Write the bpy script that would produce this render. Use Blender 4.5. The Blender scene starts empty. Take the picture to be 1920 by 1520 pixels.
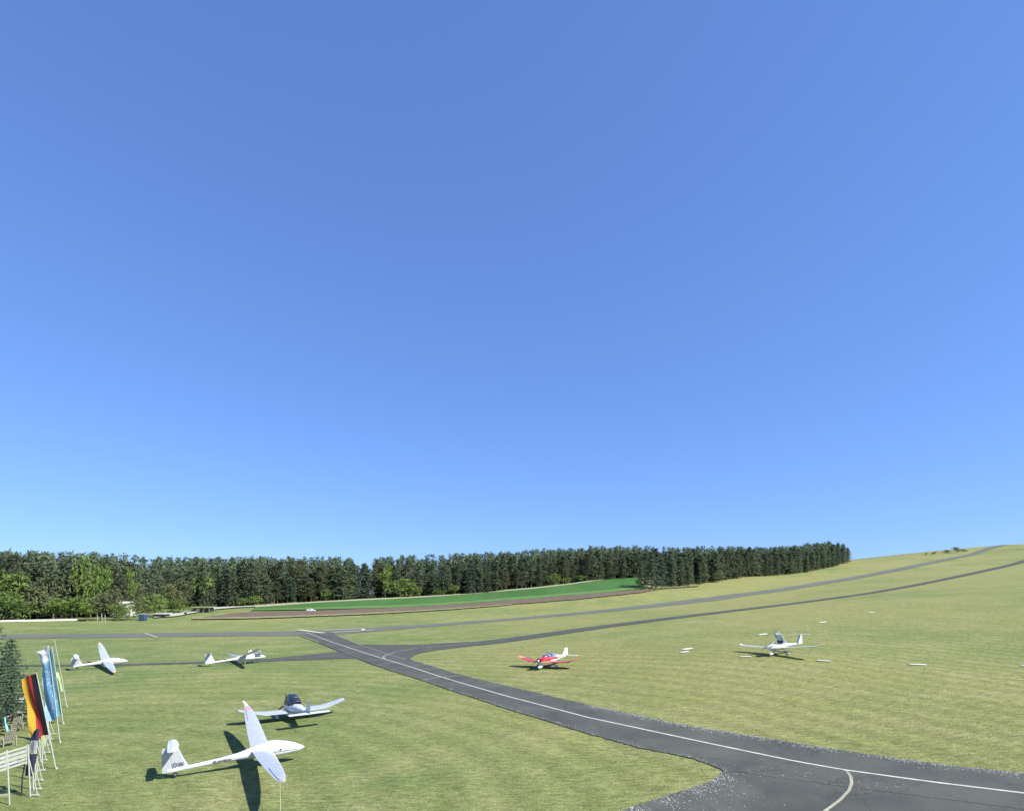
import bpy, bmesh, math, random
import numpy as np
from mathutils import Vector, Matrix
R = math.radians
random.seed(7); rng = np.random.default_rng(7)
S = bpy.context.scene
COL = S.collection

# ------------------------------------------------------------------ camera, sky, sun
F, H, V0 = 1050., 10., 1115.          # focal length in photo pixels, camera height, level line
cam = bpy.data.objects.new('camera', bpy.data.cameras.new('camera')); COL.objects.link(cam)
cam.location = (0, 0, H); cam.rotation_euler = (R(90), 0, 0)
cam.data.sensor_width = 36; cam.data.lens = F / 1920 * 36
cam.data.shift_y = (V0 - 760) / 1920
cam.data.clip_start = 0.3; cam.data.clip_end = 9000
S.camera = cam
SUN_H = (0.90, -0.42); SUN_EL = R(44)
az = math.atan2(SUN_H[0], SUN_H[1])           # clockwise from +Y
w = bpy.data.worlds.new('World'); S.world = w; w.use_nodes = True
nt = w.node_tree; nt.nodes.clear()
sky = nt.nodes.new('ShaderNodeTexSky'); sky.sky_type = 'NISHITA'; sky.sun_disc = False
sky.sun_elevation = SUN_EL; sky.sun_rotation = az
sky.altitude = 300; sky.air_density = 1.0; sky.dust_density = 0.0; sky.ozone_density = 5.0
tint = nt.nodes.new('ShaderNodeMix'); tint.data_type = 'RGBA'; tint.blend_type = 'MULTIPLY'
tint.inputs[0].default_value = 1; tint.inputs[7].default_value = (1.0, 1.42, 2.36, 1)
bg = nt.nodes.new('ShaderNodeBackground'); bg.inputs[1].default_value = 0.072
out = nt.nodes.new('ShaderNodeOutputWorld')
gam = nt.nodes.new('ShaderNodeGamma'); gam.inputs[1].default_value = .6
nt.links.new(sky.outputs[0], gam.inputs[0]); nt.links.new(gam.outputs[0], tint.inputs[6]); nt.links.new(tint.outputs[2], bg.inputs[0]); nt.links.new(bg.outputs[0], out.inputs[0])
sl = bpy.data.lights.new('sun', 'SUN'); sl.energy = 4.2; sl.angle = R(0.53); sl.color = (1, 0.955, 0.88)
so = bpy.data.objects.new('sun', sl); COL.objects.link(so)
sd = Vector((SUN_H[0], SUN_H[1], 0)).normalized() * math.cos(SUN_EL) + Vector((0, 0, math.sin(SUN_EL)))
so.rotation_euler = sd.to_track_quat('Z', 'Y').to_euler(); so.location = (80, -50, 90)
S.view_settings.view_transform = 'Standard'; S.view_settings.look = 'None'
S.view_settings.gamma = 1; S.view_settings.exposure = 1.15
S.view_settings.use_curve_mapping = False

# ------------------------------------------------------------------ helpers
def tag(o, label=None, cat=None, group=None, kind=None):
    if label: o['label'] = label
    if cat: o['category'] = cat
    if group: o['group'] = group
    if kind: o['kind'] = kind
    return o

def empty(name, loc=(0, 0, 0), rz=0, label=None, cat=None, group=None):
    o = bpy.data.objects.new(name, None); COL.objects.link(o)
    o.location = loc; o.rotation_euler = (0, 0, rz); o.empty_display_size = .3
    return tag(o, label, cat, group)

def mesh_obj(name, V, Fc, m, parent=None, smooth=False, mats=None, fidx=None):
    me = bpy.data.meshes.new(name); me.from_pydata([tuple(v) for v in V], [], Fc)
    for mm in (mats or [m]): me.materials.append(mm)
    if fidx is not None: me.polygons.foreach_set('material_index', fidx)
    if smooth: me.polygons.foreach_set('use_smooth', [True] * len(me.polygons))
    me.update()
    o = bpy.data.objects.new(name, me); COL.objects.link(o)
    if parent: o.parent = parent
    return o

def np_mesh(name, V, T, m, parent=None, smooth=False):
    """triangle mesh from numpy arrays"""
    me = bpy.data.meshes.new(name)
    nv, nf = len(V), len(T)
    me.vertices.add(nv); me.vertices.foreach_set('co', np.ascontiguousarray(V, dtype=np.float32).ravel())
    k = T.shape[1]
    me.loops.add(nf * k); me.loops.foreach_set('vertex_index', np.ascontiguousarray(T, dtype=np.int32).ravel())
    me.polygons.add(nf); me.polygons.foreach_set('loop_start', np.arange(nf, dtype=np.int32) * k)
    me.polygons.foreach_set('loop_total', np.full(nf, k, np.int32))
    if smooth: me.polygons.foreach_set('use_smooth', np.ones(nf, bool))
    me.materials.append(m); me.update(calc_edges=True); me.validate()
    o = bpy.data.objects.new(name, me); COL.objects.link(o)
    if parent: o.parent = parent
    return o

class MB:
    """collects simple solids into one mesh"""
    def __init__(s): s.V = []; s.F = []
    def add(s, V, Fc):
        k = len(s.V); s.V += [Vector(v) for v in V]; s.F += [tuple(i + k for i in f) for f in Fc]; return s
    def box(s, c, d, rz=0, rx=0, ry=0):
        M = Matrix.Translation(c) @ Matrix.Rotation(rz, 4, 'Z') @ Matrix.Rotation(ry, 4, 'Y') @ Matrix.Rotation(rx, 4, 'X')
        hx, hy, hz = d[0] / 2, d[1] / 2, d[2] / 2; b = min(hx, hy, hz) * .25
        V = []; 
        for z, k in ((-hz, b), (-hz + b, 0), (hz - b, 0), (hz, b)):
            for x, y in ((-hx + k, -hy + k), (hx - k, -hy + k), (hx - k, hy - k), (-hx + k, hy - k)): V.append(M @ Vector((x, y, z)))
        Fc = [(3, 2, 1, 0), (12, 13, 14, 15)]
        for r in range(3):
            for i in range(4):
                j = (i + 1) % 4; Fc.append((r * 4 + i, r * 4 + j, r * 4 + 4 + j, r * 4 + 4 + i))
        return s.add(V, Fc)
    def tube(s, pts, r, n=8, cap=True):
        pts = [Vector(p) for p in pts]; rs = r if isinstance(r, (list, tuple)) else [r] * len(pts)
        V = []; Fc = []
        for i, p in enumerate(pts):
            d = (pts[min(i + 1, len(pts) - 1)] - pts[max(i - 1, 0)]).normalized()
            a = d.cross(Vector((0, 0, 1)) if abs(d.z) < .9 else Vector((1, 0, 0))).normalized(); b = d.cross(a)
            for k in range(n):
                t = 2 * math.pi * k / n; V.append(p + (a * math.cos(t) + b * math.sin(t)) * rs[i])
        for i in range(len(pts) - 1):
            for k in range(n):
                k2 = (k + 1) % n; Fc.append((i * n + k, i * n + k2, (i + 1) * n + k2, (i + 1) * n + k))
        if cap: Fc += [tuple(range(n))[::-1], tuple(range((len(pts) - 1) * n, len(pts) * n))]
        return s.add(V, Fc)
    def loft(s, rings, cap=True):
        n = len(rings[0]); V = [v for r in rings for v in r]; Fc = []
        for i in range(len(rings) - 1):
            for k in range(n):
                k2 = (k + 1) % n; Fc.append((i * n + k, i * n + k2, (i + 1) * n + k2, (i + 1) * n + k))
        if cap: Fc += [tuple(range(n))[::-1], tuple(range((len(rings) - 1) * n, len(rings) * n))]
        return s.add(V, Fc)
    def build(s, name, m, parent=None, smooth=False, mats=None, fsel=None):
        idx = None
        if fsel: idx = [fsel(sum((s.V[i] for i in f), Vector()) / len(f)) for f in s.F]
        o = mesh_obj(name, s.V, s.F, m, parent, smooth, mats, idx)
        bm = bmesh.new(); bm.from_mesh(o.data); bmesh.ops.recalc_face_normals(bm, faces=bm.faces); bm.to_mesh(o.data); bm.free()
        if smooth: o.data.set_sharp_from_angle(angle=R(40))
        return o

def copy_tree(o, parent=None):
    c = o.copy(); COL.objects.link(c); c.parent = parent
    for ch in list(KIDS.get(o.name, [])): copy_tree_child(ch, c)
    return c
KIDS = {}
def copy_tree_child(o, parent):
    c = o.copy(); COL.objects.link(c); c.parent = parent
    for ch in list(KIDS.get(o.name, [])): copy_tree_child(ch, c)
def kids(root):
    """remember a prototype's parts, so copies need no slow .children lookups"""
    for o in COL.objects:
        if o.parent is not None: KIDS.setdefault(o.parent.name, [])
        if o.parent is not None and o not in KIDS[o.parent.name]: KIDS[o.parent.name].append(o)

# ------------------------------------------------------------------ materials
def new_mat(name):
    m = bpy.data.materials.new(name); m.use_nodes = True
    nt = m.node_tree; b = nt.nodes['Principled BSDF']; return m, nt, b
def N(nt, t, **kw):
    n = nt.nodes.new(t)
    for k, v in kw.items(): setattr(n, k, v)
    return n
def noise(nt, scale, detail=3, rough=.55, vec=None, dist=0):
    n = N(nt, 'ShaderNodeTexNoise'); n.inputs['Scale'].default_value = scale; n.inputs['Detail'].default_value = detail
    n.inputs['Roughness'].default_value = rough; n.inputs['Distortion'].default_value = dist
    if vec: nt.links.new(vec, n.inputs['Vector'])
    return n
def ramp(nt, src, stops):
    r = N(nt, 'ShaderNodeValToRGB'); e = r.color_ramp.elements
    e[0].position, e[0].color = stops[0][0], (*stops[0][1], 1) if not isinstance(stops[0][1], float) else (*[stops[0][1]] * 3, 1)
    e[1].position, e[1].color = stops[1][0], (*stops[1][1], 1) if not isinstance(stops[1][1], float) else (*[stops[1][1]] * 3, 1)
    for p, c in stops[2:]:
        x = e.new(p); x.color = (*c, 1) if not isinstance(c, float) else (c, c, c, 1)
    nt.links.new(src, r.inputs[0]); return r
def mix(nt, fac, a, b, mode='MIX'):
    m = N(nt, 'ShaderNodeMix', data_type='RGBA', blend_type=mode)
    for s, i in ((fac, 0), (a, 6), (b, 7)):
        if isinstance(s, (int, float)): m.inputs[i].default_value = s
        elif isinstance(s, tuple): m.inputs[i].default_value = (*s, 1)
        else: nt.links.new(s, m.inputs[i])
    return m.outputs[2]

def paint(name, c, rough=.35, metal=0, var=.08, scale=3, coat=0):
    m, nt, b = new_mat(name)
    tc = N(nt, 'ShaderNodeTexCoord'); n = noise(nt, scale, 5, .6, tc.outputs['Object'])
    lo = tuple(x * (1 - var * 2) for x in c); hi = tuple(min(1, x * (1 + var)) for x in c)
    r = ramp(nt, n.outputs[0], [(.3, lo), (.65, hi)])
    nt.links.new(r.outputs[0], b.inputs['Base Color'])
    b.inputs['Roughness'].default_value = rough; b.inputs['Metallic'].default_value = metal
    b.inputs['Coat Weight'].default_value = coat
    return m

M = {}
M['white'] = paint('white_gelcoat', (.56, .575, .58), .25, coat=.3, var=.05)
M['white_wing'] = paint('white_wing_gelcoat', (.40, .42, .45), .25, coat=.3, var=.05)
M['white_rail'] = paint('white_rail_paint', (.36, .38, .31), .5, var=.08)
M['marker'] = paint('white_marker_paint', (.62, .62, .55), .6, var=.1, scale=2)
M['red'] = paint('red_paint', (.52, .035, .028), .25, coat=.5, var=.1)
M['redstripe'] = paint('red_stripe', (.6, .06, .05), .4)
M['orange'] = paint('orange_marking', (.85, .42, .12), .4)
M['tip'] = paint('painted_tip_highlight', (.72, .25, .15), .35)  # highlight on the red wing tips, put into the colour
M['dark'] = paint('dark_trim', (.03, .035, .04), .4)
M['black'] = paint('black_rubber', (.02, .02, .02), .7)
M['seat'] = paint('dark_upholstery', (.05, .05, .065), .8)
M['metal'] = paint('brushed_metal', (.5, .5, .5), .35, .8)
M['greypole'] = paint('pale_aluminium_pole', (.42, .46, .40), .4, .2)
M['navy'] = paint('navy_cloth', (.022, .025, .06), .8, var=.2)
M['letters'] = paint('dark_blue_lettering', (.03, .035, .08), .5)
M['lime'] = paint('lime_cloth', (.42, .52, .20), .7)
M['wood'] = paint('weathered_wood', (.27, .26, .19), .8, var=.2, scale=6)
M['woodlight'] = paint('pale_painted_wood', (.6, .6, .52), .7, var=.15, scale=5)
M['turq'] = paint('turquoise_cloth', (.25, .55, .55), .8)
M['blue'] = paint('blue_container_paint', (.03, .07, .15), .5)
M['roofgreen'] = paint('mossy_roof', (.16, .21, .09), .9, var=.3, scale=1)
M['wall'] = paint('pale_render', (.5, .5, .45), .8, var=.15, scale=1)
M['greyroof'] = paint('grey_sheet_roof', (.35, .37, .36), .6, var=.15)
M['skin'] = paint('skin', (.5, .3, .22), .6)
M['shirt'] = paint('white_shirt', (.75, .75, .73), .8)
M['jeans'] = paint('dark_blue_trousers', (.04, .055, .1), .8)
M['hair'] = paint('dark_hair', (.03, .02, .015), .6)
M['bark'] = paint('pine_bark', (.17, .11, .075), .9, var=.35, scale=2)
M['bark2'] = paint('grey_bark', (.14, .13, .1), .9, var=.35, scale=2)

m, nt, b = new_mat('canopy_glass'); M['glass'] = m
b.inputs['Base Color'].default_value = (.55, .65, .68, 1); b.inputs['Roughness'].default_value = .05
b.inputs['IOR'].default_value = 1.5; b.inputs['Coat Weight'].default_value = 1
b.inputs['Transmission Weight'].default_value = .9

m, nt, b = new_mat('dark_canopy_glass'); M['glassdark'] = m
b.inputs['Base Color'].default_value = (.03, .04, .06, 1); b.inputs['Roughness'].default_value = .08
b.inputs['Transmission Weight'].default_value = .25

def foliage(name, dark, light, hue=.0, trans=.32):
    m, nt, b = new_mat(name)
    g = N(nt, 'ShaderNodeNewGeometry'); oi = N(nt, 'ShaderNodeObjectInfo')
    add = N(nt, 'ShaderNodeMath', operation='ADD'); nt.links.new(g.outputs['Random Per Island'], add.inputs[0])
    mul = N(nt, 'ShaderNodeMath', operation='MULTIPLY'); nt.links.new(oi.outputs['Random'], mul.inputs[0]); mul.inputs[1].default_value = .8
    nt.links.new(mul.outputs[0], add.inputs[1])
    dv = N(nt, 'ShaderNodeMath', operation='DIVIDE'); nt.links.new(add.outputs[0], dv.inputs[0]); dv.inputs[1].default_value = 1.8
    r = ramp(nt, dv.outputs[0], [(.1, dark), (.9, light)])
    nt.links.new(r.outputs[0], b.inputs['Base Color']); b.inputs['Roughness'].default_value = .85
    b.inputs['Specular IOR Level'].default_value = .2
    tr = N(nt, 'ShaderNodeBsdfTranslucent'); nt.links.new(r.outputs[0], tr.inputs[0])
    ms = N(nt, 'ShaderNodeMixShader'); ms.inputs[0].default_value = trans
    nt.links.new(b.outputs[0], ms.inputs[1]); nt.links.new(tr.outputs[0], ms.inputs[2])
    nt.links.new(ms.outputs[0], nt.nodes['Material Output'].inputs[0]); return m
M['pine'] = foliage('pine_needles', (.062, .094, .066), (.185, .235, .125))
M['spruce'] = foliage('spruce_needles', (.035, .065, .045), (.10, .16, .085))
M['pine_olive'] = foliage('olive_pine_needles', (.065, .078, .048), (.185, .20, .105))
M['leaf'] = foliage('spring_leaves', (.11, .175, .045), (.25, .35, .09), trans=.35)
M['leafdull'] = foliage('olive_leaves', (.085, .11, .045), (.19, .21, .10), trans=.3)
M['tuft'] = foliage('grass_tufts', (.14, .20, .06), (.36, .36, .17), trans=.4)

# grass ground
m, nt, b = new_mat('mown_grass'); M['grass'] = m
g = N(nt, 'ShaderNodeNewGeometry'); P = g.outputs['Position']
mp = N(nt, 'ShaderNodeMapping'); nt.links.new(P, mp.inputs[0]); mp.inputs['Scale'].default_value = (.55, 1.6, 1); mp.inputs['Rotation'].default_value = (0, 0, R(-12))
big = noise(nt, .018, 4, .55, P); mid = noise(nt, .12, 6, .65, P, .6); st = noise(nt, 2.4, 5, .75, mp.outputs[0], .4); fine = noise(nt, 9, 4, .75, P)
sep = N(nt, 'ShaderNodeSeparateXYZ'); nt.links.new(P, sep.inputs[0])
mr = N(nt, 'ShaderNodeMapRange'); nt.links.new(sep.outputs[0], mr.inputs[0]); mr.inputs[1].default_value = -45; mr.inputs[2].default_value = 15; mr.inputs[3].default_value = -.10; mr.inputs[4].default_value = .08
ad = N(nt, 'ShaderNodeMath', operation='ADD'); nt.links.new(big.outputs[0], ad.inputs[0]); nt.links.new(mr.outputs[0], ad.inputs[1])
c1 = ramp(nt, ad.outputs[0], [(.36, (.112, .156, .050)), (.62, (.188, .197, .066))]).outputs[0]
f1 = ramp(nt, mid.outputs[0], [(.44, 0.), (.70, .8)]).outputs[0]
c2 = mix(nt, f1, c1, (.225, .22, .095))
f2 = ramp(nt, st.outputs[0], [(.30, .50), (.70, 1.52)]).outputs[0]
c3 = mix(nt, 1., c2, f2, 'MULTIPLY')
f3 = ramp(nt, fine.outputs[0], [(.35, .72), (.65, 1.3)]).outputs[0]
c4 = mix(nt, 1., c3, f3, 'MULTIPLY')
wm_ = N(nt, 'ShaderNodeMapping'); nt.links.new(P, wm_.inputs[0]); wm_.inputs['Location'].default_value = (30, -20, 0)
wv_ = N(nt, 'ShaderNodeTexWave', wave_type='RINGS', rings_direction='Z'); nt.links.new(wm_.outputs[0], wv_.inputs['Vector']); wv_.inputs['Scale'].default_value = .10; wv_.inputs['Distortion'].default_value = 3; wv_.inputs['Detail'].default_value = 3; wv_.inputs['Detail Scale'].default_value = .6
c4 = mix(nt, 1., c4, ramp(nt, wv_.outputs[0], [(.2, .93), (.8, 1.07)]).outputs[0], 'MULTIPLY')
nt.links.new(c4, b.inputs['Base Color']); b.inputs['Roughness'].default_value = .95; b.inputs['Specular IOR Level'].default_value = .15
bp = N(nt, 'ShaderNodeBump'); bp.inputs['Strength'].default_value = .6; bp.inputs['Distance'].default_value = .12
hs = N(nt, 'ShaderNodeMath', operation='ADD'); nt.links.new(st.outputs[0], hs.inputs[0]); nt.links.new(fine.outputs[0], hs.inputs[1])
nt.links.new(hs.outputs[0], bp.inputs['Height']); nt.links.new(bp.outputs[0], b.inputs['Normal'])

def ground_mat(name, a, c, scale, rough=.9, fine=12, stretch=(1, 1, 1), bump=.02, crack=False):
    m, nt, b = new_mat(name); g = N(nt, 'ShaderNodeNewGeometry'); P = g.outputs['Position']
    mp = N(nt, 'ShaderNodeMapping'); nt.links.new(P, mp.inputs[0]); mp.inputs['Scale'].default_value = stretch; mp.inputs['Rotation'].default_value = (0, 0, R(-50))
    n1 = noise(nt, scale, 5, .6, mp.outputs[0], .5); n2 = noise(nt, fine, 3, .7, P)
    c1 = ramp(nt, n1.outputs[0], [(.3, a), (.7, c)]).outputs[0]
    f = ramp(nt, n2.outputs[0], [(.3, .8), (.7, 1.22)]).outputs[0]
    cc = mix(nt, 1., c1, f, 'MULTIPLY')
    if crack:
        vo = N(nt, 'ShaderNodeTexVoronoi', feature='DISTANCE_TO_EDGE'); vo.inputs['Scale'].default_value = .22; 
        wn = noise(nt, .8, 4, .6, P); wv = N(nt, 'ShaderNodeVectorMath', operation='ADD'); nt.links.new(P, wv.inputs[0]); nt.links.new(wn.outputs['Color'], wv.inputs[1]); nt.links.new(wv.outputs[0], vo.inputs['Vector'])
        k = ramp(nt, vo.outputs['Distance'], [(.0, .72), (.012, 1.)]).outputs[0]
        cc = mix(nt, 1., cc, k, 'MULTIPLY')
    nt.links.new(cc, b.inputs['Base Color']); b.inputs['Roughness'].default_value = rough; b.inputs['Specular IOR Level'].default_value = .12
    bp = N(nt, 'ShaderNodeBump'); bp.inputs['Distance'].default_value = bump; bp.inputs['Strength'].default_value = .5
    nt.links.new(n2.outputs[0], bp.inputs['Height']); nt.links.new(bp.outputs[0], b.inputs['Normal']); return m
M['asphalt'] = ground_mat('grey_asphalt', (.055, .060, .053), (.092, .096, .084), .25, .82, 18, crack=True)
M['asphalt_dark'] = ground_mat('fresh_asphalt', (.060, .065, .058), (.080, .084, .074), .3, .85, 18)
M['asphalt_pale'] = ground_mat('runway_asphalt', (.098, .108, .090), (.125, .132, .108), .08, .85, 3)
M['crop'] = ground_mat('green_cereal_crop', (.040, .105, .026), (.060, .135, .038), .05, .9, 2, (1, .2, 1))
M['cropedge'] = ground_mat('pale_crop_margin', (.07, .15, .04), (.10, .18, .055), .1)
M['soil'] = ground_mat('ploughed_soil', (.085, .067, .048), (.155, .125, .09), .9, .95, 2.2, (.25, 2., 1), .2)
M['straw'] = ground_mat('dry_field_margin', (.19, .18, .09), (.27, .25, .13), .4)
M['track'] = ground_mat('pale_gravel_track', (.22, .25, .14), (.30, .32, .20), .3)
M['drive'] = ground_mat('pale_gravel_drive', (.30, .31, .26), (.42, .42, .36), .3)
M['roadwhite'] = ground_mat('white_road_paint', (.34, .35, .30), (.52, .52, .45), 1.5, .7)
M['roadyellow'] = ground_mat('worn_cream_line_paint', (.22, .22, .16), (.36, .36, .27), 1.2, .7)
M['faint'] = ground_mat('worn_grey_line_paint', (.15, .155, .145), (.21, .215, .20), 1.2, .8)
M['chips'] = paint('pale_petals', (.33, .34, .32), .8, var=.25)

# ------------------------------------------------------------------ terrain
def PP(u, v, d): return ((u - 960) * d / F, d, H - (v - V0) * d / F)
C = [(X, Y, 0) for X, Y in [(-60,15),(-20,15),(10,15),(-60,40),(-30,35),(-5,45),(-80,80),(-50,75),(-25,80),(-17,98),(0,72),(-60,110),(-95,125),(-120,130),(0,25),(-150,60),(-200,0),(0,-30),(-100,-100)]]
C += [(100,-100,3),(40,0,1.5),(-250,150,1),(-300,350,6),(-300,700,6),(-80,600,10)]
C += [PP(*a) for a in [(1440,1225,70),(1025,1252,74),(1920,1440,29),(1600,1380,37),(1920,1250,62),(1700,1240,66),
 (480,1189,142),(200,1192,137),
 (1210,1103,310),(1597,1053,560),(1400,1082,410),(1190,1085,400),(900,1114,330),(480,1137,270),(100,1163,190),(290,1163,200),
 (1710,1038,740),(1920,1020,790),(700,1125,300)]]
C += [(400,100,25),(600,300,45),(900,600,72),(300,-50,12),(200,60,12),(500,1000,52),(200,900,25),(900,1100,55),(250,700,35)]
# smooth rise of the slope along the taxiway and the runway
for (t_, z_), P0 in ((([15,38,64,91,131,183,259,393,598],[.7,1.9,3.3,4.6,6.2,8.6,13,22.5,39]), (-17,98)), (([0,32,61,91,135,192,254,338,482,662,788],[0,.3,1.0,2.4,4.8,7.9,11.6,17.9,31,48,59.5]), (-47,160))):
    p_ = np.polyfit(t_, z_, 5)
    for q in np.r_[np.arange(t_[0], 200, 30), np.arange(200, t_[-1], 55)]: C.append((P0[0] + .766 * q, P0[1] + .643 * q, float(np.polyval(p_, q))))
C = np.array(C, float)
_n = len(C); _p = C[:, :2] / 100
_r = np.hypot(_p[:, None, 0] - _p[None, :, 0], _p[:, None, 1] - _p[None, :, 1])
_K = np.where(_r > 0, _r * _r * np.log(_r + 1e-12), 0) + np.eye(_n) * .012
_A = np.zeros((_n + 3, _n + 3)); _A[:_n, :_n] = _K; _A[:_n, _n] = 1; _A[:_n, _n+1:] = _p; _A[_n, :_n] = 1; _A[_n+1:, :_n] = _p.T
_w = np.linalg.solve(_A, np.r_[C[:, 2], 0, 0, 0])
def tz(x, y):
    X = np.asarray(x, float); Y = np.asarray(y, float); a = X / 100; c = Y / 100
    o = _w[_n] + _w[_n+1] * a + _w[_n+2] * c
    for i in range(_n):
        q = (a - _p[i, 0]) ** 2 + (c - _p[i, 1]) ** 2
        o = o + _w[i] * .5 * q * np.log(q + 1e-12)
    rr = np.hypot(X, Y); t = np.clip((rr - 1050) / 1000, 0, 1); t = t * t * (3 - 2 * t)
    return o * (1 - t) - 40 * t
def gz(x, y): return float(tz(x, y))
_D = np.concatenate([np.arange(9, 200, .25), np.arange(200, 1000, 1.)])
def at(u, v):
    """the point of the ground seen along one line of sight"""
    x = (u - 960) * _D / F; z = H - (v - V0) * _D / F - tz(x, _D)
    k = np.where(z < 0)[0]
    if len(k) == 0: d = 780.
    else:
        k = k[0]; d = _D[k] if k == 0 else _D[k-1] + (_D[k] - _D[k-1]) * z[k-1] / (z[k-1] - z[k])
    x = (u - 960) * d / F; return Vector((x, d, gz(x, d)))
def pt(u, d):
    x = (u - 960) * d / F; return Vector((x, d, gz(x, d)))

def axis(lo, hi, c0, c1, s0, gr):
    a = [c0]
    while a[-1] < c1: a.append(a[-1] + s0)
    s = s0
    while a[-1] < hi: s *= gr; a.append(a[-1] + s)
    s = s0; b = [c0]
    while b[-1] > lo: s *= gr; b.append(b[-1] - s)
    return np.array(b[:0:-1] + a)
ax = axis(-3500, 3500, -70, 70, 1.4, 1.03); ay = axis(-2500, 4500, 15, 120, 1.4, 1.03)
gx, gy = np.meshgrid(ax, ay); zz = tz(gx, gy)
V = np.stack([gx.ravel(), gy.ravel(), zz.ravel()], 1)
nx, ny = len(ax), len(ay); i = np.arange(nx - 1); j = np.arange(ny - 1); ii, jj = np.meshgrid(i, j); a0 = (jj * nx + ii).ravel()
gnd = np_mesh('grass_ground', V, np.stack([a0, a0 + 1, a0 + nx + 1, a0 + nx], 1), M['grass'], smooth=True); tag(gnd, kind='structure')

LV = {}
def lift(p, base):
    d = math.hypot(p[0], p[1]); return Vector((p[0], p[1], gz(p[0], p[1]) + base * (1 + d / 30)))
def resample(pts, n):
    P2 = [Vector((p[0], p[1], 0)) for p in pts]; L = [0]
    for a, c in zip(P2, P2[1:]): L.append(L[-1] + (c - a).length)
    o = []
    for k in range(n):
        s = L[-1] * k / (n - 1); q = 0
        while q < len(L) - 2 and L[q+1] < s: q += 1
        t = (s - L[q]) / max(1e-9, L[q+1] - L[q]); o.append(P2[q].lerp(P2[q+1], t))
    return o
def sheet(name, up, lo, n, mcross, m, base, jit=0., kind='structure', byu=False, smooth_=0):
    """ground-hugging sheet between two edge lines"""
    A = [at(*p) if len(p) == 2 else Vector(p) for p in up]; B = [at(*p) if len(p) == 2 else Vector(p) for p in lo]
    if byu:   # match edges point by point
        A2 = []; B2 = []
        for a, c, e, f in zip(A, A[1:], B, B[1:]):
            for k in range(n): A2.append(a.lerp(c, k / n)); B2.append(e.lerp(f, k / n))
        A2.append(A[-1]); B2.append(B[-1]); A, B = A2, B2
    else: A = resample(A, n); B = resample(B, n)
    if byu:
        def sm(L_, w_=20):
            X = np.array([tuple(q)[:2] for q in L_]); Q = np.pad(X, ((w_, w_), (0, 0)), 'reflect', reflect_type='odd'); k_ = np.ones(2 * w_ + 1) / (2 * w_ + 1)
            return [Vector((a, c, 0)) for a, c in zip(np.convolve(Q[:, 0], k_, 'valid'), np.convolve(Q[:, 1], k_, 'valid'))]
        if smooth_: A, B = sm(A, smooth_), sm(B, smooth_)
    V = []; rows = len(A)
    for r, (a, c) in enumerate(zip(A, B)):
        dr = (c - a).normalized() if (c - a).length > 0 else Vector((0, 0, 0))
        a = a + dr * (random.uniform(-1, 1) * jit); c = c + dr * (random.uniform(-1, 1) * jit)
        for k in range(mcross + 1): V.append(a.lerp(c, k / mcross))
    V = np.array([tuple(v) for v in V]); d = np.hypot(V[:, 0], V[:, 1])
    V[:, 2] = tz(V[:, 0], V[:, 1]) + base * (1 + d / 30)
    q = mcross + 1; T = [(r * q + k, r * q + k + 1, (r + 1) * q + k + 1, (r + 1) * q + k) for r in range(rows - 1) for k in range(mcross)]
    T = np.array(T); nrm = np.cross(V[T[0, 1]] - V[T[0, 0]], V[T[0, 2]] - V[T[0, 0]])
    if nrm[2] < 0: T = T[:, ::-1]
    o = np_mesh(name, V, T, m, smooth=True); return tag(o, kind=kind)
def line(name, pts, wd, m, base, n=60, kind='structure', label=None):
    A = resample([at(*p) if len(p) == 2 else Vector(p) for p in pts], n); V = []
    for k, p in enumerate(A):
        d = (A[min(k + 1, n - 1)] - A[max(k - 1, 0)]).normalized(); s = Vector((-d.y, d.x, 0)) * wd / 2
        V += [p - s, p + s]
    V = np.array([tuple(v) for v in V]); dd = np.hypot(V[:, 0], V[:, 1]); V[:, 2] = tz(V[:, 0], V[:, 1]) + base * (1 + dd / 30)
    T = np.array([(2 * k, 2 * k + 1, 2 * k + 3, 2 * k + 2)[::-1] for k in range(n - 1)])
    return tag(np_mesh(name, V, T, m), label, kind=kind)

# paved surfaces
TAXI_UP = [(624,1186),(640,1197.5),(680,1211),(730,1226),(770,1237),(830,1255),(880,1269),(955,1287),(1100,1321),(1271,1357),(1442,1385),(1612,1412),(1783,1436),(1920,1450),(2150,1480),(2600,1530)]
TAXI_LO = [(560,1190),(597,1205),(635,1221),(695,1245),(725,1255),(790,1275),(850,1296),(950,1329),(1100,1375),(1198,1402),(1296,1421),(1356,1444),(1500,1464),(1700,1490),(1920,1518),(2300,1570)]
sheet('taxiway', TAXI_UP, TAXI_LO, 700, 12, M['asphalt'], .022, .085)
sheet('apron_pavement', [(1350,1443),(1500,1462),(1700,1488),(1920,1516),(2300,1568),(3000,1640)], [(1356,1444),(1339,1463),(1284,1481),(1220,1501),(1164,1520),(1080,1552),(960,1610),(700,1720)], 220, 40, M['asphalt'], .016, .07)
def along(P0, ts, off):
    return [(P0[0] + .766 * t - .643 * off, P0[1] + .643 * t + .766 * off, 0) for t in ts]
BT = [18] + list(range(40, 760, 30)); RT = list(range(20, 960, 30))
BR_UP = [(668,1207.5),(700,1208),(730,1209),(770,1208.5),(805,1207.5),(860,1204)] + along((-17, 98), BT, 3.3)
BR_LO = [(775,1240),(768,1236),(774,1230),(785,1225),(817,1219),(870,1212.5)] + along((-17, 98), BT, -3.3)
sheet('parallel_taxiway', BR_UP, BR_LO, 14, 10, M['asphalt_dark'], .014, .05, byu=True, smooth_=6)
RW_UP = [(-300,1192),(0,1189),(480,1184.5),(560,1183),(610,1180.3),(655,1178)] + along((-47, 160), RT, 5.2)
RW_LO = [(-300,1201),(0,1196.5),(480,1192.5),(560,1192),(625,1191),(670,1186)] + along((-47, 160), RT, -5.2)
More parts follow.
